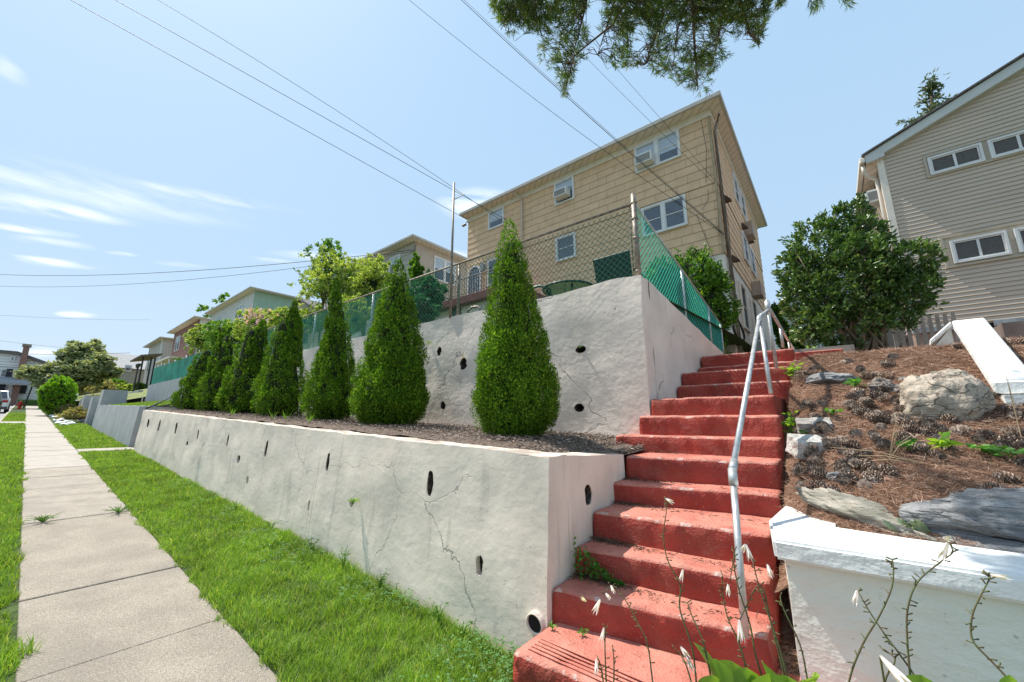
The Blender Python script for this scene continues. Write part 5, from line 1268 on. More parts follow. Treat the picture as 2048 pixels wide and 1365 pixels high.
# distant shrubs between the houses on the right
for (x, y, rx, rz, sd, lb) in ((1553,640,9,32,61,'narrow dark green cypress shaped shrub beside the rail top'),(1569,672,14,28,62,'rounded dark green shrub just above the landing'),(1597,678,12,26,63,'bright green shrub to the left of the glossy shrub')):
    sh('thuja_shrub', x, y, 19, rx, rz, 2600, 5, yewm, lb, 'shrub', sd, core=.8, lump=.1)
nb = E('white_house', (2, 34, 2), 'white sided house glimpsed far back between the two near houses', 'house')
A = atY(1585, 588, 32); B_ = atY(1572, 640, 32); MB().prism([(A.x+.1, 32, 1), (B_.x-.8, 32, 1), (B_.x-.8, 32, B_.z), (A.x, 32, A.z), (A.x+6, 32, A.z+3), (A.x+6, 32, 1)], (0, 8, 0)).build('wall', brickwall('back_siding', (.62,.64,.66), (.38,.4,.42), 20, .3, 'xz', .02, bump=.3), nb)
MB().prism([(B_.x-1.1, 31.6, B_.z-.1), (A.x, 31.6, A.z+.02), (A.x, 31.6, A.z+.32), (B_.x-1.1, 31.6, B_.z+.2)], (0, 8.4, 0)).build('roof', roofm, nb)
MB().prism([(A.x+.001, 31.6, A.z+.02), (A.x+6.3, 31.6, A.z+3.2), (A.x+6.3, 31.6, A.z+3.5), (A.x+.001, 31.6, A.z+.32)], (0, 8.4, 0)).build('roof', roofm, nb)

# ================================================================== YARD FURNITURE behind the fence
gpl = mat('dark_green_resin', (.006,.045,.030), .4, .1, 8, spec=.4)
def chair(x, y, z, rot, label, tall=.62):
    root = E('patio_chair', (0, 0, 0), label, 'chair', 'green resin patio chairs')
    bw = .35
    mb = MB(); mb.box((-bw, -.32, .42), (bw, .32, .46)); mb.build('seat', gpl, root, bevel=.01)
    mb = MB(); mb.hexa([(-bw,.28,.46),(bw,.28,.46),(bw,.32,.46),(-bw,.32,.46),(-bw-.02,.42,.46+tall),(bw+.02,.42,.46+tall),(bw+.02,.46,.46+tall),(-bw-.02,.46,.46+tall)]); mb.build('backrest', gpl, root, bevel=.01)
    for s in (-1, 1):
        MB().tube([(s*(bw+.04),.34,.74),(s*(bw+.06),0,.72),(s*(bw+.05),-.28,.68),(s*(bw+.03),-.33,.40)], .022, 6).build('armrest', gpl, root, True)
        for yy in (-.3, .3): MB().tube([(s*(bw+.02), yy, 0), (s*bw, yy, .44)], .022, 6).build('leg', gpl, root, True)
    root.location = (x, y, z); root.rotation_euler = (0, 0, rot); return root
zy = 1.95
chair(-2.92, 6.98, 1.98, math.pi, 'green resin patio chair with solid high back just left of the fence corner post')
chair(-2.45, 7.4, 1.75, math.pi+1.2, 'green resin patio chair half hidden behind the fence corner post, right side', .55)
def ptable(x, y, z, rad, label):
    root = E('patio_table', (x, y, z), label, 'table'); c = Vector((x, y, z+.70))
    MB().tube([c+Vector((rad*math.cos(t), rad*math.sin(t), 0)) for t in [2*math.pi*k/32 for k in range(33)]], .022, 6, False).build('rim', gpl, root, True)
    MB().add([c+Vector((rad*math.cos(t), rad*math.sin(t), .004)) for t in [2*math.pi*k/32 for k in range(32)]], [tuple(range(32))]).build('tabletop', mat('frosted_glass', (.48,.52,.50), .2, .1, 4, spec=.6), root)
    for k in range(4):
        t = k*1.57+.7; MB().tube([c+Vector((rad*.85*math.cos(t), rad*.85*math.sin(t), 0)), Vector((x+rad*.6*math.cos(t), y+rad*.6*math.sin(t), z))], .02, 6).build('leg', gpl, root, True)
ptable(-3.95, 6.7, 1.95, .52, 'round patio table with dark green rim and pale glass top behind the fence')
root = E('bench_frame', (-5.0, 6.4, 1.95), 'dark curved metal chair arm beside the patio table, partly behind the tallest evergreen', 'chair')
q0 = atY(1080, 572, 6.3); q1 = atY(1100, 580, 6.3); MB().tube([q0-UX*.5, q0, q1, q1-UZ*.35], .028, 6).build('armrest', gpl, root, True)
MB().box((q0.x-.7, 6.2, 2.35), (q1.x, 6.6, 2.40)).build('seat', gpl, root)
q = atY(948, 620, 6.2); root = E('patio_chair', q, 'low grey curved chair back just above the wall left of the tallest evergreen', 'chair')
MB().tube([q+Vector((-.22, 0, -.35)), q+Vector((-.20, 0, 0)), q+Vector((-.08, 0, .07)), q+Vector((.10, 0, .06)), q+Vector((.2, 0, -.02)), q+Vector((.22, 0, -.35))], .03, 6).build('backrest', galvd, root, True)
# weeds growing from weep holes and along wall foot
weed(atY(706, 1010, 2.50), 26, .06, .07, .045, 'weed', 'bright tuft of weed growing out of a hole in the low wall', 'weed', None, yelg, 71)
weed(atY(1160, 697, 4.98), 16, .05, .05, .035, 'weed', 'green tuft in the upper hole of the tall wall right of the tallest evergreen', 'weed', None, weedm, 72)
weed(atY(857, 690, 4.97), 14, .05, .09, .05, 'weed', 'pale green sprig on the tall wall between the two nearest evergreens', 'weed', None, yelg, 73)
weed(atY(925, 718, 4.97), 12, .05, .08, .04, 'weed', 'dried tuft in the hole left of the tallest evergreen', 'weed', None, drym, 74)
for k, (x, y, nn, h, lb) in enumerate([(625,1075,20,.22,'tall weed at the wall foot below the sixth weep slot'),(690,1090,26,.26,'clump of clover and weed against the low wall'),(760,1150,24,.20,'clover stems at the wall foot near the middle'),
        (878,1200,30,.20,'clover with dark purple heads by the low wall'),(925,1235,22,.16,'clover patch close to the drain end of the low wall'),(545,1035,16,.16,'small weed at the foot of the low wall further back'),(475,985,16,.16,'dark weed at the foot of the low wall far back')]):
    q = atY(x, y, 2.42); q.z = gz(q.x)-.0
    weed(q, nn*2, .13, h, .028, 'weed', lb, 'weed', None, weedm, 80+k, flat=.3)
q = atY(1140, 1190, 2.66)
ivy = leafmat('ground_ivy_leaf', (.05,.15,.02), (.13,.30,.04), trans=.25)
r = np.random.default_rng(8); n = 230; t = r.random(n); xx = -1.70+.36*t; zz = -1.165+(.30*(1-t)**1.3)*r.random(n)+.01
P = np.stack([xx, 2.95-.02-.10*r.random(n)*(1.1-t), zz], 1); Dv = r.normal(size=(n, 3))*[.8,.5,.5]+[0,-.9,.1]
root = E('ground_ivy', (-1.6, 2.9, -1.17), 'patch of small round leaved green weed on the second red step', 'weed'); leaves('leaf_cluster', P, Dv, .032, .03, ivy, root)
for (x, y, lb, s_) in ((1105,1262,'tiny reddish green weed in the corner of the lowest step',91),(1165,1272,'small green seedling on the lowest red step',92)):
    weed(atZ(x, y, -1.385), 12, .03, .06, .035, 'weed', lb, 'weed', None, weedm, s_)
for (x, z, lb, s_) in ((-8.68,0,'weed clump in the sidewalk joint at the grass side',93),(-8.72,1,'leafy weed in the sidewalk joint at the verge side',94)):
    weed((x, 1.17 if z == 0 else .42, gz(x)), 190, .24, .11, .022, 'weed', lb, 'weed', None, weedm, s_, flat=.3)
mid = leafmat('mid_leaf', (.05,.15,.02), (.15,.29,.04), (.27,.38,.08), trans=.4)
for (x, y, s_, lb) in ((548,815,95,'grassy sprig in the bark bed in front of the fourth evergreen'),(575,815,96,'longer grassy sprig in the bark bed right of the fourth evergreen'),(620,832,97,'grass tuft in the bark bed before the third evergreen'),(465,822,98,'small yellow sprig in the bark bed before the fifth evergreen')):
    q = atY(x, y, 3.0); q.z = MUL(q.x)+.02; rr_ = np.random.default_rng(s_); root = E('grass_tuft', q, lb, 'grass tuft'); n = 16
    a = rr_.uniform(0, 6.28, n); leaves('blade', np.array([list(q)]*n), np.stack([np.cos(a)*.5, np.sin(a)*.5, np.ones(n)], 1), rr_.uniform(.12,.26,n), .010, mid, root)

# ================================================================== HOSTAS in the foreground
hl = leafmat('hosta_leaf', (.16,.34,.04), (.30,.47,.08), trans=.35, rough=.45, gloss=.4)
stemm = mat('hosta_stem', (.10,.12,.04), .7, .3, 30, col2=(.10,.07,.035))
petm = leafmat('pale_lilac_petal', (.62,.56,.66), (.80,.77,.82), trans=.4, rough=.5)
def hleaf(b, tip, wd, parent, m):
    b = Vector(b); tip = Vector(tip); d = tip-b; s = d.normalized().cross(UZ).normalized(); u = s.cross(d.normalized()); v = []; f = []
    for i in range(9):
        t = i/8; w_ = wd*math.sin(math.pi*min(1, t*1.02)**.75)**.9*.5 if t > 0 else .004
        c = b+d*t+UZ*(.10*d.length*math.sin(math.pi*t)); 
        for k in (-1, -.5, 0, .5, 1): v.append(c+s*(w_*k)+u*(abs(k)*w_*.45))
    f = [(i*5+k, i*5+k+1, (i+1)*5+k+1, (i+1)*5+k) for i in range(8) for k in range(4)]
    link('leaf', v, f, m, parent, True)
def flower(p, d, s, parent, name='flower'):
    """nodding trumpet of six petals"""
    d = Vector(d).normalized(); a = d.orthogonal().normalized(); b = d.cross(a); v = []; f = []; n = 6; L = .055*s
    for k in range(n):
        t0 = 2*math.pi*k/n; e = lambda t, r, z: p+d*z+a*(r*math.cos(t))+b*(r*math.sin(t))
        i = len(v); v += [e(t0-.25, .004, 0), e(t0+.25, .004, 0), e(t0+.50, .009*s, L*.65), e(t0-.50, .009*s, L*.65), e(t0, .013*s, L*1.2)]
        f += [(i, i+1, i+2, i+3), (i+3, i+2, i+4)]
    link(name, v, f, petm, parent, True)
HY = 2.05
def hosta(label, stalks, leafs, Y=HY, seed=0):
    r = random.Random(seed); b = atY(stalks[0][0][0], stalks[0][0][1], Y); root = E('hosta', (b.x, b.y, -1.7), label, 'plant', 'hostas growing at the foot of the steps')
    for s in stalks:
        pts = [atY(x, y, Y+.02*i) for i, (x, y) in enumerate(s[:-1])] if isinstance(s[-1], list) else [atY(x, y, Y+.02*i) for i, (x, y) in enumerate(s)]
        # smooth
        P = []
        for i in range(len(pts)-1):
            p0 = pts[max(i-1, 0)]; p1 = pts[i]; p2 = pts[i+1]; p3 = pts[min(i+2, len(pts)-1)]
            for k in range(6):
                t = k/6; P.append(.5*((2*p1)+(p2-p0)*t+(2*p0-5*p1+4*p2-p3)*t*t+(3*p1-p0-3*p2+p3)*t**3))
        P.append(pts[-1]); n = len(P)
        mb = MB(); mb.tube(P, [.0042-.0024*i/n for i in range(n)], 6)
        for i in range(n//4, n):
            if r.random() < .75:
                q = P[i]; dd = Vector((r.uniform(-1, 1), r.uniform(-1, 1), r.uniform(-.2, .9))).normalized(); mb.tube([q, q+dd*.022], [.0015, .003], 4)
        st_ = mb.build('flower_stalk', stemm, root, True)
        for (x, y, dx, dy, sc) in (s[-1] if isinstance(s[-1], list) else []):
            p = atY(x, y, Y+.04); q = atY(x+dx, y+dy, Y+.0); flower(p, q-p, sc, st_)
    for (x, y, tx, ty, wd) in leafs:
        hleaf(atY(x, y, Y), atY(tx, ty, Y-.03), wd, root, hl)
hosta('hosta with arching stalk of drooping pale flowers over the lowest red steps', [
  [(1312,1400),(1305,1362),(1295,1290),(1275,1245),(1250,1200),(1225,1172),(1205,1190),[(1200,1200,-6,14,1.3),(1212,1188,8,10,.8),(1172,1203,-8,-6,.8),(1222,1172,6,14,.8)]],
  [(1395,1400),(1385,1300),(1360,1220),(1360,1170),(1335,1120),(1327,1070),(1333,1020),(1330,1000),[(1332,998,14,8,.9),(1366,1140,-4,20,.9)]]],
  [(1445,1400,1386,1284,.11)], seed=1)
hosta('hosta with several thin stalks and white closed blooms at the bottom of the photo', [
  [(1210,1420),(1205,1350),(1198,1320),[(1193,1318,0,26,1.1)]],[(1215,1420),(1210,1300),(1212,1255),[(1208,1256,-5,26,1.)]],[(1226,1420),(1228,1330),(1225,1290)],
  [(1400,1430),(1372,1330),(1352,1300),[(1362,1295,10,14,1.1),(1374,1315,8,18,1.1)]]],
  [], Y=1.95, seed=2)
hosta('hosta with broad yellow green leaves in front of the handrail post', [
  [(1560,1450),(1515,1325),(1500,1250),(1478,1180),(1468,1130),(1470,1100),(1460,1165),[(1456,1170,0,14,.9)]],
  [(1500,1450),(1492,1340),(1475,1280),(1455,1235),(1446,1190),(1445,1150)],
  [(1430,1400),(1408,1290),(1385,1235),(1375,1205)],
  [(1600,1450),(1560,1300),(1530,1210),(1512,1150),(1506,1120),[(1492,1090,8,26,1.1),(1490,1090,-4,10,.8),(1535,1130,6,20,.9)]],
  [(1580,1450),(1570,1360),(1545,1260),(1520,1170),(1480,1240),[(1478,1240,4,34,1.3)]]],
  [(1450,1400,1433,1318,.13),(1478,1410,1462,1322,.17),(1500,1430,1492,1335,.14),(1560,1440,1522,1322,.20),(1590,1440,1574,1352,.15),(1430,1430,1425,1350,.12),(1540,1440,1545,1345,.14)], Y=2.0, seed=3)
hosta('hosta with long bare curving stalks in front of the pale green wall', [
  [(1700,1440),(1698,1365),(1725,1290),(1760,1230),(1785,1170),(1785,1120),(1783,1135)],
  [(1850,1440),(1835,1365),(1800,1310),(1770,1270),(1740,1225),(1720,1190),(1716,1182),[(1714,1182,-4,22,.95)]],
  [(1830,1440),(1822,1365),(1815,1290),(1815,1220),(1835,1165),(1880,1125),(1905,1105),(1897,1085),[(1896,1085,-14,30,1.25),(1888,1076,8,2,.8)]],
  [(1780,1440),(1770,1365),(1790,1320),(1765,1300)]],
  [(1860,1440,1842,1350,.12),(1610,1440,1640,1352,.2)], Y=2.15, seed=4)
hosta('hosta with one curved stalk at the far right edge of the photo', [
  [(2060,1440),(2020,1365),(1985,1325),(1945,1280),(1945,1230),(1965,1185),(1978,1160),(1980,1152),[(1982,1150,38,8,.8)]],[(1630,1440),(1615,1360),(1600,1290),(1570,1225),(1560,1195)]],
  [(2030,1420,2020,1350,.05)], Y=2.15, seed=5)
q = atY(1760, 1312, 1.75); rr = E('hosta_bloom', q, 'large pale lilac open bloom low in front of the pale green wall', 'flower'); 
MB().tube([atY(1775, 1440, 1.75), atY(1768, 1360, 1.75), q], .003, 5).build('flower_stalk', stemm, rr); flower(q, atY(1800, 1355, 1.72)-q, 1.5, rr)

# ================================================================== OVERHEAD PINE
def pine():
    r = random.Random(17); rn = np.random.default_rng(17)
    root = E('pine_tree', (3.6, 4.0, -.5), 'pine boughs hanging into the sky at the top of the photo', 'tree')
    tr = [Vector((3.6,4.0,-1.2)), Vector((3.65,4.0,2.5)), Vector((3.6,4.1,6)), Vector((3.5,4.1,11)), Vector((3.45,4.1,15))]
    MB().tube(tr, [.30,.26,.22,.14,.04], 14).build('trunk', barkm, root, True)
    ZB = 4.3; at = lambda x, y, dz=0: atZ(x, y, ZB+dz)
    mains = [([(1700,-260),(1420,-150),(1210,-90),(1080,-60),(960,-50)],.045),([(1560,-200),(1400,-90),(1385,0),(1390,110),(1396,180)],.028),([(1300,-120),(1255,0),(1225,50),(1150,110),(1128,185)],.022),
             ([(1150,-90),(1178,-20),(1165,40),(1140,130)],.018),([(1500,-180),(1480,0),(1500,70),(1520,90)],.018),([(1400,-90),(1330,20),(1305,90),(1290,130)],.018),([(1080,-60),(1050,0),(1020,30)],.014),
             ([(1480,-170),(1455,-20),(1440,60),(1425,130)],.018),([(1250,-100),(1230,0),(1205,80),(1195,110)],.015),([(1390,-50),(1355,60),(1345,140)],.014),([(1900,-330),(1720,-70),(1640,-35),(1550,-30)],.014)]
    mb = MB(); mb.tube([tr[2], at(1900,-330,.4), at(1700,-260)], [.10,.07,.05], 8)
    lines = []
    for pts, rad in mains:
        P = [at(x, y, r.uniform(-.15, .25)*(0 if i == 0 else 1)) for i, (x, y) in enumerate(pts)]; lines.append(P)
        mb.tube(P, [rad*(1-.8*i/(len(P)-1)) for i in range(len(P))], 6)
    tips = []
    low = lambda x: np.interp(x, [985,1010,1050,1085,1120,1135,1155,1200,1240,1290,1325,1340,1370,1396,1415,1440,1475,1505,1530,1545], [15,60,85,130,185,190,120,110,140,125,160,180,165,195,185,125,110,95,70,-5])
    while len(tips) < 3200:
        x = r.uniform(985, 1545); lo = low(x); y = r.uniform(-110, lo)
        nz_ = noise.noise(Vector((x*.018, y*.018, 1)))+.45*noise.noise(Vector((x*.05, y*.05, 7)))
        dens = .42+nz_*1.15+(.12 if x > 1380 else 0)+(.25 if y < 40 else 0)-(.22 if lo-y < 30 else 0)+(.25 if abs(x-1390) < 40 and y > 60 else 0)
        if r.random() < max(.02, dens): tips.append((x, y))
    for x, y in ((1560,8),(1625,12),(1640,4),(1690,4),(1700,10),(1632,0),(1565,2),(1630,18),(1555,14)): tips += [(x+r.uniform(-6,6), y+r.uniform(-8,4)) for _ in range(3)]
    segs = [(P[i], P[i+1]) for P in lines for i in range(len(P)-1)]
    A, B = [], []; V = []
    tw = MB()
    for (x, y) in tips:
        t = at(x, y, r.uniform(-.35, .45)); best = None
        for (a, b) in segs:
            ab = b-a; k = max(0, min(1, (t-a).dot(ab)/ab.length_squared)); q = a+ab*k; d = (t-q).length
            if best is None or d < best[0]: best = (d, q)
        back = (best[1]-t); L = back.length; dirn = (-back).normalized() if L > 1e-3 else Vector((0, 0, -1))
        dirn = (dirn+Vector((r.gauss(0,.35), r.gauss(0,.35), r.gauss(0,.3)-.15))).normalized()
        base = t-dirn*min(.16, L)*1.0
        if r.random() < .5: tw.tube([t, base, base.lerp(best[1], .5)+Vector((0,0,.04)), best[1]], [.0016,.003,.004,.005], 3, False)
        else: tw.tube([t, base], [.0015, .003], 3, False)
        for k in range(15):
            a = Vector((r.gauss(0,1), r.gauss(0,1), r.gauss(0,1))).normalized(); d = (dirn*1.1+a*.8).normalized(); l = r.uniform(.055, .105)
            p = t-dirn*r.uniform(0, .05); s = d.cross(Vector((r.gauss(0,1), r.gauss(0,1), r.gauss(0,1)))).normalized()*.0028
            V.append([p-s*.4, p+s*.4, p+d*l*.6+s, p+d*l*.6-s, p+d*l])
    mb.build('branch', barkm, root, True); tw.build('twig', barkm, root)
    nm = leafmat('pine_needle_tuft', (.03,.075,.02), (.10,.17,.04), (.26,.27,.11), trans=.4, rough=.5)
    npmesh('foliage', np.array([[tuple(q) for q in l] for l in V]), 5, nm, root, [(0,1,2),(0,2,3),(3,2,4)])
    # the rest of the crown, outside the picture: high boughs
    n = 5000; a = rn.uniform(0, 6.28, n); zz = rn.uniform(7.5, 15, n); R = (16-zz)*.28*np.sqrt(rn.random(n))
    P = np.stack([3.5+np.cos(a)*R, 4.1+np.sin(a)*R, zz], 1); leaves('foliage', P, rn.normal(size=(n, 3)), .25, .03, nm, root)
pine()

# ================================================================== OVERHEAD WIRES
wirem = mat('wire', (.06,.06,.065), .6, .1, 5)
def wire(p, q, sag, rad, label, group='overhead wires', n=24, nm='overhead_wire'):
    p = Vector(p); q = Vector(q); pts = [p.lerp(q, i/n)-UZ*(sag*4*(i/n)*(1-i/n)) for i in range(n+1)]
    o = MB().tube(pts, rad, 5).build(nm, wirem, None, True); return tag(o, label, 'wire', group)
def far(x, y, dist): d = ray(x, y).normalized(); return d*dist
wire(far(60,-45,26), (-14.6, 13.45, 11.0), .0, .012, 'lowest of three wires from the top left to the left corner of the tan house')
wire(far(150,-45,26), atY(1012, 440, 13.9), .0, .012, 'middle one of three wires from the top left, ending by a top floor window')
wire(far(240,-45,26), atY(1010, 447, 13.9), -.25, .010, 'uppermost of three wires coming from the top left past the metal pole')
wire(far(770,-40,24), atY(1448, 470, 13.88), .3, .008, 'thin wire from the top centre crossing the tan house')
wire(far(880,-40,24), atY(1449, 471, 13.86), .15, .012, 'thicker dark wire from the top centre to the corner of the tan house')
wire(far(886,-40,24.3), atY(1449, 468, 13.86), .15, .007, 'fine wire running alongside the thicker one')
wire(far(1080,20,22), atY(1428, 367, 13.9), .1, .006, 'faint wire emerging under the pine boughs to the tan house corner, lower one')
wire(far(1130,20,22), atY(1430, 362, 13.9), .0, .006, 'faint wire emerging under the pine boughs to the tan house corner, upper one')
e = atY(829, 500, 13.95)
wire(atX(-60, 546, -75), e, .9, .022, 'twisted service cable sweeping from the left edge to the grey shingled house')
wire(atX(-60, 569, -75), e-UZ*.1, 1.1, .016, 'thin wire just below the twisted service cable at left')
for k, (xa, ya, xb, yb, lb) in enumerate([(-30,706,260,706,'far wire passing behind the chimney at left'),(-30,732,330,740,'far wire in front of the big round tree, upper'),(-30,741,250,742,'far wire in front of the big round tree, lower'),(-30,629,300,640,'faint far wire low in the sky at left'),(-30,678,210,700,'faint far wire above the chimney at left')]):
    wire(atX(xa, ya, -70), atX(xb, yb, -80), .2, .025 if k < 3 else .012, lb)

# ================================================================== NEIGHBOUR'S GREY WALLS, left background
gw = E('concrete_wall', (-25, 2.7, -.5), 'smooth grey concrete retaining wall left of the cream wall', 'wall')
bm = solid_wall(-19.5, -31.5, 2.66, 2.92, lambda x: gz(x)-.2, lambda x: .52+(-x-19)*.028, 60, 8, .12, .012, 40)
me = bpy.data.meshes.new('wall_face'); bm.to_mesh(me); bm.free(); soft(me); place('wall_face', me, greyc, gw)
MB().box((-19.75, 2.921, -1.1), (-19.5, 8.4, .50)).build('wall_return', greyc, gw)
gu = E('concrete_wall', (-30, 5.5, 1.5), 'upper grey concrete wall carrying the distant green mesh fence', 'wall')
MB().prism([(-20.2,5.0,.3),(-35.1,5.0,.3),(-35.1,5.0,2.32),(-20.2,5.0,2.16)], (0,.3,0)).build('wall_face', greyc, gu)
MB().box((-35.1,5.301,.3),(-34.8,13,2.3)).build('wall_return', greyc, gu)
# steps in the gap with a black rail
s2 = E('stairs', (-18.9, 2.8, -1), 'narrow steps in the gap between the cream and the grey wall', 'stairs')
for k in range(5): MB().box((-19.49, 2.9+.4*k, -1.4), (-18.25, 2.9+.4*(k+1)+(.02 if k < 4 else .6), -.85+.22*k)).build('step', greyc, s2)
mb = MB(); mb.tube([atY(292,817,2.7), atY(299,815,2.8), atY(355,788,5.2)], .028, 6); tag(mb.build('handrail', railm, None, True), 'thin black handrail sloping up in the gap between cream and grey walls', 'railing')
tf = E('mesh_fence', (-30, 5.1, 2.3), 'distant green mesh windscreen fence on the grey wall', 'fence')
tealm = mat('green_windscreen', (.03,.30,.21), .8, .3, 1.2)
_n = tealm.node_tree; _m = _n.nodes.new('ShaderNodeMixShader'); _t = _n.nodes.new('ShaderNodeBsdfTransparent'); _m.inputs[0].default_value = .28
_n.links.new(_n.nodes['Principled BSDF'].outputs[0], _m.inputs[1]); _n.links.new(_t.outputs[0], _m.inputs[2]); _n.links.new(_m.outputs[0], _n.nodes['Material Output'].inputs[0])
MB().prism([(-22,5.12,2.2),(-35,5.12,2.33),(-35,5.12,3.46),(-22,5.12,3.28)], (0,.01,0)).build('mesh_panel', tealm, tf)
for x in (-24.5,-27,-29.5,-32.2,-35): MB().cyl((x,5.17,2.1),(x,5.17,3.5),.028,8).build('post', galv, tf, True)
MB().prism([(-35,5.14,2.33),(-35,9,2.4),(-35,9,3.5),(-35,5.14,3.46)], (.01,0,0)).build('mesh_panel', tealm, tf)
# grassy mound with stone path on the upper level of the grey wall
v, f = grid_face(20, 10, lambda i, j: (-19.8-11.5*i, 2.93+2.05*j, .50+(11.5*i)*.028+.30*j+.06*math.sin(j*3)))
tag(link('terrace_lawn', v, f, lawnm), kind='structure')
n = 5000; r = np.random.default_rng(66); x = -19.9-11.3*r.random(n); y = 2.95+2.0*r.random(n); z = .5+(-x-19.8)*.028+.3*(y-2.93)/2.05
leaves_o = leaves('grass', np.stack([x, y, z], 1), np.stack([r.normal(size=n)*.4, r.normal(size=n)*.4, np.ones(n)], 1), .09, .03, grassm); tag(leaves_o, 'grassy mound on top of the grey concrete wall', 'grass', kind='stuff')
rock('flat_stone', atY(225, 806, 3.8), (1.6,.4,.1), 'long pale flat stone lying in the grass on the grey wall', rockw, 70, planes=6, cat='stone')
# buttressed grey walls further left
bw_ = E('concrete_wall', (-40, 3, 0), 'far buttressed grey wall topped with tufts of grass', 'wall')
for k, (x0, x1, y0, zt) in enumerate(((-32.0,-33.2,2.75,1.75),(-33.3,-37.5,3.1,1.3),(-37.6,-38.8,2.8,1.55),(-38.9,-43.5,3.1,1.45),(-43.6,-44.8,2.8,1.9),(-44.9,-52,3.1,1.9))):
    MB().hexa([(x1,y0-.12,-.6),(x0,y0-.12,-.6),(x0,3.75,-.6),(x1,3.75,-.6),(x1,y0,zt),(x0,y0,zt),(x0,3.75,zt),(x1,3.75,zt)]).build('wall_face', greyc, bw_)
strawg = leafmat('dry_shrub_leaf', (.17,.17,.06), (.36,.33,.14), (.46,.30,.20), trans=.3)
sh('grass_tuft', 190, 797, 3.6, 9, 4, 700, 5, strawg, 'yellowish tuft of grass hanging over the far grey wall', 'grass tuft', 101, core=.5)
sh('grass_tuft', 178, 805, 3.3, 7, 4, 500, 5, strawg, 'lower yellowish tuft of grass at the far buttress', 'grass tuft', 102, core=.5)
sh('azalea_shrub', 150, 838, 2.3, 29, 22, 2800, 4, strawg, 'low rusty green azalea on the white stones at the sidewalk', 'shrub', 103, core=.6, shape='dome', corem_=mat('twiggy_core', (.11,.07,.045), 1, .4, 20))
sh('azalea_shrub', 131, 824, 2.3, 20, 15, 1500, 4, strawg, 'second rusty azalea behind the first, nearer the hedge', 'shrub', 104, core=.6, shape='dome', corem_=MATS['twiggy_core'])
hedgem = leafmat('hedge_leaf', (.10,.27,.012), (.30,.50,.04), trans=.35)
c = atX(116, 792, -50.5); shrub('round_hedge', (c.x, c.y, c.z), (.98,1.0,1.45), 16000, .15, hedgem, 'large bright green rounded clipped hedge beside the sidewalk', 'hedge', 105, core=.9, lump=.05)
for k, (x, y, s_) in enumerate(((118,842,.5),(128,838,.42),(112,836,.42),(120,848,.38),(135,846,.40),(142,849,.35),(105,833,.40),(128,851,.3))):
    d = ray(x, y); q = d*(G0/(d.z+GR*d.x)); rock('rock', q+UZ*.04, (s_*1.3, s_*.6, s_*.3), ['white landscaping stone at the near edge of the bed by the azaleas','white stone under the nearer azalea','white stone close to the round hedge','white stone at the lawn corner','white stone below the nearer azalea, right','small white stone nearest the grey wall','white stone at the sidewalk edge by the hedge','smallest white stone at the lawn edge'][k], whitep, 110+k, planes=8, sub=3)
# vegetation on the slope left of the lamp
for k, (x, y, rx, rz, m, lb) in enumerate([(170,775,26,14,strawg,'dry yellowish shrub mass on the slope right of the round hedge'),(215,778,30,11,strawg,'flowering dry shrub on the slope under the big tree'),(255,778,16,8,lime,'small bright shrub beside the black lamp post'),(228,768,20,7,mid,'low green bush in front of the low grey house'),(280,775,12,8,mid,'dark bush behind the corner of the upper grey wall'),(360,735,14,16,mid,'green bush behind the distant green mesh fence')]):
    sh('slope_shrub', x, y, 7.0+k*.6 if x < 300 else 6.5, rx, rz, 1400, 4.5, m, lb, 'shrub', 120+k, core=.6, lump=.3, spray=.2)
tag(MB().box((-60, 6.0, 1.5), (-46, 6.3, 2.6)).build('block_wall', greyc), 'low dark grey block wall on the slope by the lamp post', 'wall')
lp = E('lamp_post', atY(267, 790, 7.0), 'black lamp post with three arms on the slope', 'lamp'); b = atY(265, 791, 7.0); t = atY(276, 742, 7.0); t.x = b.x
mb = MB(); mb.tube([b-UZ*.3, t], [.09,.06], 8); mb.build('pole', railm, lp)
for dx in (-.55, 0, .55):
    mb = MB(); mb.tube([t-UZ*.1, t+Vector((dx*.6, 0, .1)), t+Vector((dx, 0, .45))], .035, 6); mb.tube([t+Vector((dx, 0, .4)), t+Vector((dx, 0, .75))], [.10,.16], 8); mb.build('lantern', railm, lp)
aw = E('awning', atX(290, 718, -70), 'flat brown porch awning on thin posts left of the stucco house', 'awning'); p = atX(270, 719, -72); q = atX(312, 716, -72)
MB().hexa([(-68,p.y,p.z),(-76,p.y,p.z),(-76,q.y,q.z),(-68,q.y,q.z),(-68,p.y,p.z+.2),(-76,p.y,p.z+.2),(-76,q.y,q.z+.2),(-68,q.y,q.z+.2)]).build('roof', mat('awning_brown', (.16,.12,.10), .8, .1, 4), aw)
for yy in (p.y+.4, p.y+1.2, q.y-.5): MB().cyl((-69, yy, 2), (-69, yy, p.z+.05), .09, 6).build('post', railm, aw)

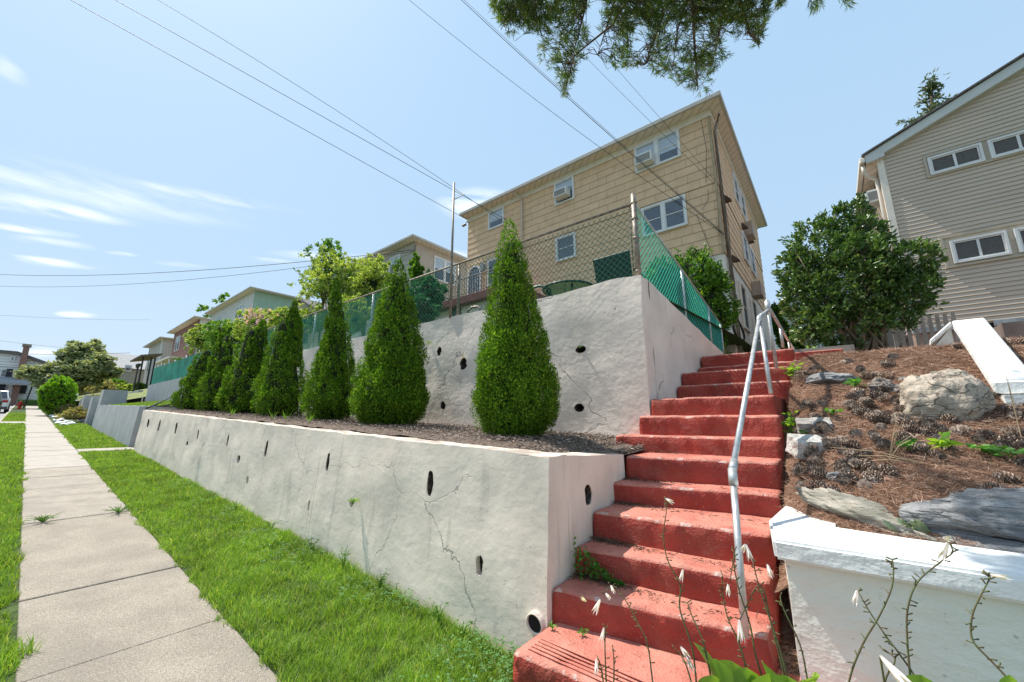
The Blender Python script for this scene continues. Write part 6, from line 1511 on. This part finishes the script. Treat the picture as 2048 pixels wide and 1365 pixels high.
# big distant tree with layered boughs, darker beneath because of its own shade
dist = leafmat('distant_leaf', (.15,.21,.10), (.40,.43,.24), (.55,.52,.34), trans=.3)
root = E('maple_tree', atX(130, 800, -72), 'big broad crowned tree at the end of the sidewalk behind the round hedge', 'tree')
r = np.random.default_rng(77); P = []; D = []; core = []
lobes = [(160,700,22,22),(185,700,20,20),(140,715,24,20),(200,725,28,24),(165,735,34,26),(120,740,30,20),(85,745,34,18),(60,745,24,16),(215,745,26,18),(150,760,44,18),(95,765,26,20),(110,780,26,12),(235,745,10,10),(185,760,30,14),(148,690,8,12),(192,684,8,8)]
X0 = -72
for (x, y, rx, rz) in lobes:
    c = atX(x, y, X0+r.uniform(-2.5, 2.5)); s = 46/F; n = int(rx*rz*2.6); nc = max(6, n//18)
    d = norm(r.normal(size=(nc, 3))); rr = .55+.5*r.random(nc); cc = d*rr[:, None]; idx = r.integers(0, nc, n)
    W = np.array(c)+(cc[idx]+r.normal(size=(n, 3))*[.13,.13,.06])*np.array([rx*s*.9, rx*s*.8, rz*s*.8]); P.append(W); D.append(r.normal(size=(n, 3))*[1,1,.45]+[0,0,.1]); core.append((c, rx*s*.62, rz*s*.55))
P = np.concatenate(P); D = np.concatenate(D); leaves('crown', P, D, .36*r.uniform(.6, 1.3, len(P)), .2, dist, root)
for c, a, b in core:
    bm = bmesh.new(); bmesh.ops.create_icosphere(bm, subdivisions=2, radius=1)
    for v in bm.verts: v.co = Vector(c)+Vector((v.co.x*a, v.co.y*a, v.co.z*b))*(1+.3*noise.noise(v.co*2))
    me = bpy.data.meshes.new('dark_core'); bm.to_mesh(me); bm.free(); place('dark_core', me, corem, root)
b = atX(135, 806, X0); mb = MB(); mb.tube([b-UZ, b+UZ*2.5, atX(150, 740, X0)], [.5,.4,.2], 8); mb.build('trunk', barkm, root)
# hedge, hydrant, sign post and cars at the far end
p = atX(36, 799, -90); q = atX(112, 799, -90); tag(MB().box((-91, p.y, p.z-1.4), (-89.5, q.y+6, p.z)).build('low_hedge', hd, None, bevel=.1), 'low dark clipped hedge across the end of the street', 'hedge')
p = atX(60, 806, -80); tag(MB().box((-86, -.5, gz(-80)-.3), (-80, 8, gz(-80)-.02)).build('cross_street', road), kind='structure')
hy = E('fire_hydrant', (-71, -.25, gz(-71)), 'small red fire hydrant on the verge near the parked cars', 'hydrant'); redh = mat('hydrant_red', (.50,.035,.03), .4, .1, 8)
b = Vector((-71, -.25, gz(-71)))
MB().tube([b, b+UZ*.05, b+UZ*.051, b+UZ*.62, b+UZ*.621, b+UZ*.68, b+UZ*.8, b+UZ*.88], [.20,.20,.14,.14,.18,.18,.12,.03], 12).build('barrel', redh, hy, True)
MB().cyl(b+Vector((0,-.30,.48)), b+Vector((0,.30,.48)), .075, 10).build('outlet', redh, hy, True); MB().cyl(b+Vector((.0,0,.45)), b+Vector((.26,0,.45)), .10, 10).build('outlet', redh, hy, True)
MB().cyl(b+UZ*.85, b+UZ*.95, .04, 6).build('bonnet_nut', mat('cream_paint', (.6,.5,.35), .5, .1, 5), hy)
sp = E('sign_post', (-74, .1, gz(-74)), 'thin black leaning post at the end of the sidewalk', 'post'); b = Vector((-74, .05, gz(-74))); MB().tube([b, b+Vector((0, .35, 3.6))], .07, 6).build('post', railm, sp)

def car(label, x, y, z, facing, paint, suv=True, s=1.18):
    """body along X; facing +1 = front towards +X"""
    root = E('parked_car', (0,0,0), label, 'car', 'cars parked along the kerb'); L, W, H = 4.6*s, 1.85*s, (1.72 if suv else 1.5)*s; w2 = W/2
    f_ = facing; X = lambda a: f_*(a-.5)*L
    prof = [(0,.32),(0,.62),(.015,.92),(.06,1.05),(.30,1.10),(.40,1.12),(.66,1.12),(.96,1.10),(1.,.95),(1.,.40),(.97,.30)]
    if not suv: prof = [(0,.32),(0,.60),(.02,.80),(.08,.88),(.30,.96),(.40,.98),(.70,1.0),(.97,.98),(1.,.85),(1.,.38),(.97,.28)]
    hs = H/1.72 if suv else H/1.5; v = []; f = []
    for sgn, ins in ((-1,0),(-1,.0),(1,0)):
        pass
    secs = [(-1,.05),(-.9,0),(.9,0),(1,.05)]
    for (yy, ins) in secs:
        for (a, h) in prof: v.append((X(a*(1-2*ins*.3)+ins*.3), yy*w2, h*s*(1 if abs(yy) < .95 else .97)+(.02 if abs(yy) >= .95 and h < .5 else 0)))
    m = len(prof); f = [(k*m+i, k*m+(i+1) % m, (k+1)*m+(i+1) % m, (k+1)*m+i) for k in range(3) for i in range(m)]+[tuple(range(m)), tuple(range(3*m, 4*m))[::-1]]
    link('body', v, f, paint, root, False, .03)
    top = H; g0 = 1.08*s if suv else .96*s; cab = [(.26,g0),(.40,top-.04),(.50,top),(.88 if suv else .78,top-.03),(.985 if suv else .93,g0)]
    v = []; 
    for yy, k in ((-1,1),(1,1)):
        for i, (a, h) in enumerate(cab): v.append((X(a), yy*(w2*.96 if i in (0,4) else w2*.80), h))
    link('cabin', v, [(0,1,2,3,4)[::-1],(5,6,7,8,9)]+[(i, (i+1) % 5, 5+(i+1) % 5, 5+i) for i in range(5)], paint, root, False, .02)
    gm = mat('car_glass', (.04,.05,.06), .08, .1, 2, spec=.9)
    def pane(pts): link('window', pts, [tuple(range(len(pts)))], gm, root)
    e = .022
    for sg in (-1, 1):
        def sp_(a, h): t = (h-g0)/(top-g0); return (X(a), sg*(w2*.96+(w2*.80-w2*.96)*t+e), h)
        pane([sp_(.31,g0+.05),sp_(.415,top-.10),sp_(.56,top-.09),sp_(.56,g0+.05)]); pane([sp_(.58,g0+.05),sp_(.58,top-.09),sp_(.85 if suv else .76,top-.11),sp_(.93 if suv else .86,g0+.05)])
    def cross(a0, h0, a1, h1, out):
        w0, w1 = w2*.86, w2*.72; pane([(X(a0)+out, -w0, h0),(X(a0)+out, w0, h0),(X(a1)+out, w1, h1),(X(a1)+out, -w1, h1)])
    cross(.275,g0+.05,.395,top-.10,-f_*.05); cross(.98 if suv else .925,g0+.05,.89 if suv else .79,top-.10,f_*.05)
    tm = mat('tyre', (.02,.02,.02), .9, .1, 8); rm = mat('wheel_rim', (.45,.45,.46), .35, .1, 5, metal=.7)
    for a in (.19, .81):
        for sg in (-1, 1):
            c = Vector((X(a), sg*(w2-.09), .35*s)); wh = MB().cyl(c-UY*.12, c+UY*.12, .35*s, 20).build('wheel', tm, root); MB().cyl(c-UY*.13, c+UY*.13, .21*s, 12).build('rim', rm, wh)
    for sg in (-1, 1):
        MB().box((min(X(-.004),X(.03)), sg*w2*.72-.18, .70*s), (max(X(-.004),X(.03)), sg*w2*.72+.18, .84*s)).build('headlight', mat('lamp_glass', (.7,.72,.75), .15, .05, 3), root)
        MB().box((min(X(.98),X(1.004)), sg*w2*.78-.16, .82*s), (max(X(.98),X(1.004)), sg*w2*.78+.16, 1.0*s)).build('tail_light', mat('tail_red', (.40,.02,.02), .25, .1, 3), root)
    MB().box((min(X(-.006),X(.02)), -w2*.5, .55*s), (max(X(-.006),X(.02)), w2*.5, .74*s)).build('front_grille', mat('black_grille', (.02,.02,.02), .4, .1, 3), root)
    MB().box((min(X(-.008),X(.02)), -w2*.96, .28*s), (max(X(-.008),X(.02)), w2*.96, .46*s)).build('bumper', mat('bumper_grey', (.10,.10,.105), .6, .1, 3), root)
    MB().box((min(X(.985),X(1.008)), -w2*.96, .28*s), (max(X(.985),X(1.008)), w2*.96, .50*s)).build('bumper', MATS['bumper_grey'], root)
    root.location = (x, y, z); root.rotation_euler = (0, math.atan(GR), 0); return root
car('white sport utility car facing the camera at the kerb', -61.5, -1.95, gz(-61.5)-.10, 1, mat('white_car_paint', (.72,.73,.74), .25, .02, 3, spec=.6))
car('dark car seen from behind at the left edge, red tail light', -47.2, -2.15, gz(-47)-.10, -1, mat('dark_car_paint', (.03,.035,.04), .2, .02, 3, spec=.7))
